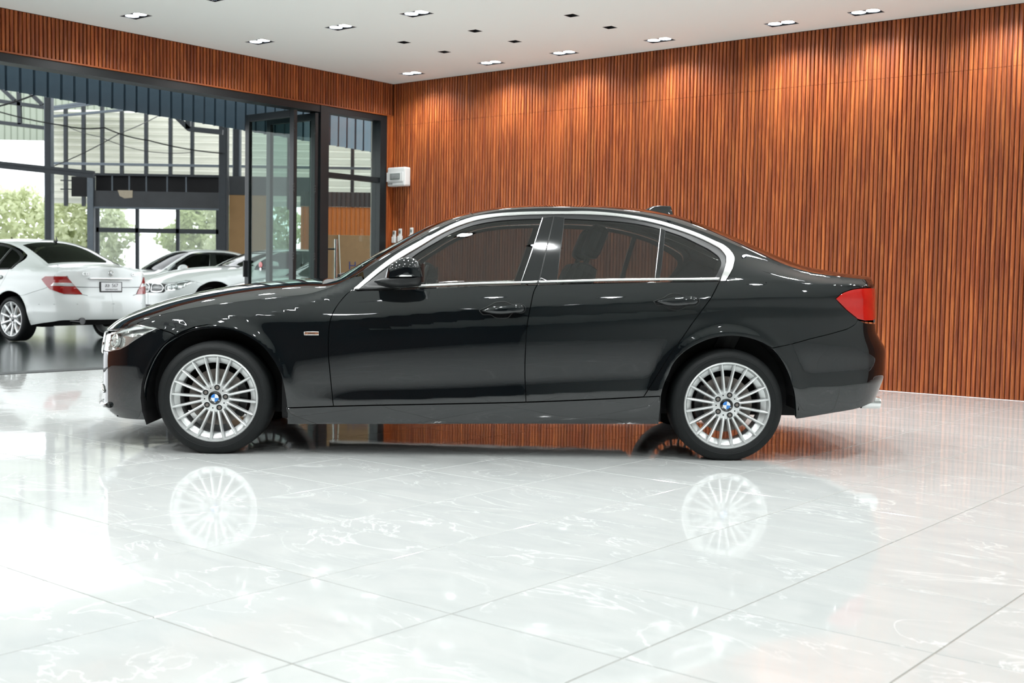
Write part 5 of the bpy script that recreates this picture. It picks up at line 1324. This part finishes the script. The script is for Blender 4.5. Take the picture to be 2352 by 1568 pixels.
# trees beyond the shed
def tree(loc, h, r, nleaf, label, mat):
    t = empty('tree', loc); tag(t, label, 'tree', 'trees beyond the shed')
    MB().tube([(0, 0, 0), (.1, 0, h * .3), (-.05, .1, h * .6)], [.16, .13, .06], 8).build('trunk', 'bark', t)
    n_ = nleaf; c_ = rng.normal(size=(n_, 3)); c_ /= np.linalg.norm(c_, axis=1, keepdims=True)
    rad = rng.uniform(.55, 1.0, n_) ** .6; lump = 1 + .25 * np.sin(c_[:, 0] * 5 + loc[0]) * np.cos(c_[:, 2] * 6)
    ctr = c_ * (rad * lump)[:, None] * [r, r * .8, h * .42] + [0, 0, h * .58]
    a_ = rng.normal(size=(n_, 3)); a_ /= np.linalg.norm(a_, axis=1, keepdims=True); b_ = np.cross(a_, c_ + .3); b_ /= np.linalg.norm(b_, axis=1, keepdims=True)
    s_ = rng.uniform(.09, .2, n_)[:, None]
    V = np.stack([ctr - a_ * s_, ctr + b_ * s_ * .5, ctr + a_ * s_, ctr - b_ * s_ * .5], 1).reshape(-1, 3)
    o = mesh_obj('foliage', V, np.arange(n_ * 4).reshape(-1, 4), mat, t); o['kind'] = 'stuff'
for (x_, y_, h_, r_, lab, mt) in ((-20.5, 48, 4.6, 1.9, 'leafy tree at far left beyond the white saloon', 'leaf_pale'), (-16.4, 45, 4.2, 1.7, 'leafy tree left of the shop front post', 'leaf_pale'), (-13.0, 49, 4.2, 1.6, 'leafy tree behind the left shop pane', 'leaf'), (-10.0, 45, 4.8, 1.9, 'leafy tree behind the right shop pane', 'leaf_pale'), (-25.5, 52, 5.0, 2.6, 'leafy tree outside the left edge of the opening', 'leaf')):
    tree((x_, y_, 0), h_, r_, 3500, lab, mt)
gr = MB(); gr.box(-40, 5, 43, 60, -.1, -.02); struct(gr, 'ground_verge', 'leaf_pale')

# ------------------------------------------------------------------ parked cars outside
TOP_M = [list(r) for r in TOP_B]
def rear3(u):
    return u
def parked(name, loc, yaw, scale, paint, label, tail=None, coarse=2.4, surf=None, n_sp=10):
    root = empty(name, loc, yaw); root.scale = (scale[0], scale[1], scale[2])
    tag(root, label, 'car', 'cars parked in the workshop')
    build_saloon(surf or SB, root, paint, coarse=coarse, glass='car_glass_dark', trim=False, brand='other', tail=tail)
    sm2 = wheel_spoke_mesh(n_sp, w0=.014, w1=.016, depth=.024)
    for x in (-1.405, 1.405):
        make_wheel(root, x, -.885, .305, 0, sm2, n_sp, detail=False, roundel=False)
        w = make_wheel(root, x, .885, .305, 0, sm2, n_sp, detail=False, roundel=False); w.rotation_euler = (0, 0, math.pi)
    return root
REAR_M = [(.20, .12), (.28, .04), (.35, .01), (.45, .0), (.58, .01), (.64, .03), (.70, .045), (.80, .05), (.90, .055), (.98, .06), (1.02, .065), (1.06, .07)]
SM = make_surface(PLAN_B, TOP_B, SW_B, SILL_B, FRONT_B, REAR_M, [(-1.405, .31, .385, .012), (1.405, .31, .385, .014)])
tail_m = [(4.80, .86), (4.86, .90), (5.16, .905), (5.38, .66), (5.12, .665), (4.93, .73)]
merc = parked('saloon_car', (-7.68, 17.73, 0), math.radians(-32), (1, 1, 1.01), 'paint_white', 'white saloon car seen from behind at the left of the opening', tail=tail_m, surf=SM)
Bm = SideBuilder(SM, merc, 1.0, 1.5)
for sd in (1, -1):
    tlm = Bm.panel('tail_lamp', tail_m, 'red_lens_deep', side=sd, off=.008, gap=.002, skirt=.01)
    Bm.panel('reverse_lamp', [(4.95, .775), (4.99, .815), (5.235, .815), (5.272, .77)], 'clear_lens', parent=tlm, side=sd, off=.011, gap=0, skirt=.003)
    Bm.strip('lamp_line', [(4.92, .755), (5.1, .745), (5.29, .745)], 'red_lens', .006, parent=tlm, side=sd, off=.010)
    Bm.strip('boot_seam', [(5.02, 1.005), (5.165, .907), (5.385, .66), (5.46, .645)], 'black_matte', .003, side=sd, off=.001)
    Bm.strip('bumper_line', [(4.75, .52), (5.0, .525), (5.3, .53), (SM.L - .005, .53)], 'plastic_grey', .003, side=sd, off=.001)
xr = 2.393
REARM = lambda y, z, dx=0.0: Matrix(((0, 0, 1, xr + dx), (1, 0, 0, y), (0, 1, 0, z), (0, 0, 0, 1)))
MB().cbox(xr - .02, xr + .02, -.36, .36, .868, .890, .006).build('boot_strip', 'satin_chrome', merc)
plq = MB().cbox(xr - .01, xr + .012, -.19, .19, .690, .835, .006).build('number_plate', 'ink', merc)
MB().cbox(xr + .010, xr + .016, -.172, .172, .707, .825, .004).build('plate_face', 'plate_white', plq)
text_part('plate_characters', 'สล  567', .070, 'ink', plq, REARM(0, .783, .0168), .0006)
text_part('plate_province', 'กรุงเทพมหานคร', .032, 'ink', plq, REARM(0, .730, .0168), .0006)
star = MB(); ring = [(xr + .006, .038 * math.cos(t), .952 + .038 * math.sin(t)) for t in np.linspace(0, 2 * math.pi, 28, endpoint=False)]
star.tube(ring, .0035, 6, closed=True)
for k in range(3):
    a = math.pi / 2 + k * 2 * math.pi / 3
    star.tube([(xr + .006, 0, .952), (xr + .006, .037 * math.cos(a), .952 + .037 * math.sin(a))], [.006, .001], 6)
star.build('star_emblem', 'chrome', merc)
text_part('model_letters', 'C 220', .052, 'satin_chrome', merc, Matrix.Translation((-.012, 0, 0)) @ REARM(-.40, .940), .002)
text_part('model_letters', 'CDI', .052, 'satin_chrome', merc, Matrix.Translation((-.012, 0, 0)) @ REARM(.42, .940), .002)
MB().tube([(2.20, -.48, .305), (2.405, -.48, .30)], .048, 16, cap=True).build('exhaust_pipe', 'black_gloss', merc)
an = MB(); an.tube([(1.18, 0, 1.39), (1.22, 0, 1.41), (1.20, 0, 1.47)], [.03, .012, .005], 8); an.build('roof_antenna', 'black_plastic', merc)
def tall_nose(root, h):
    done = set()
    for ch in list(root.children) + [g for q in root.children for g in q.children if not q.name.startswith('wheel')]:
        if ch.type != 'MESH' or ch.name.startswith('wheel') or ch.data.name in done: continue
        done.add(ch.data.name); n_ = len(ch.data.vertices); co = np.empty(n_ * 3); ch.data.vertices.foreach_get('co', co); co = co.reshape(-1, 3)
        co[:, 2] += h * np.sin(np.pi * np.clip((co[:, 2] - .1) / 1.34, 0, 1)); ch.data.vertices.foreach_set('co', co.ravel()); ch.data.update()
car3 = parked('saloon_car', (-4.74, 22.6, 0), math.radians(38.5), (1.06, 1.06, 1.04), 'paint_white', 'white car with slim headlamp in front of the shop front, nearer of two')
tall_nose(car3, .13)
parked('saloon_car', (-7.72, 27.3, 0), math.radians(38.5), (1.06, 1.06, 1.08), 'paint_white', 'white car partly hidden behind the white saloon, farther of two')
parked('saloon_car', (-3.12, 20.9, 0), math.radians(38.5), (1, 1, 1), 'paint_silver', 'silver car standing behind the folded glass door leaves')
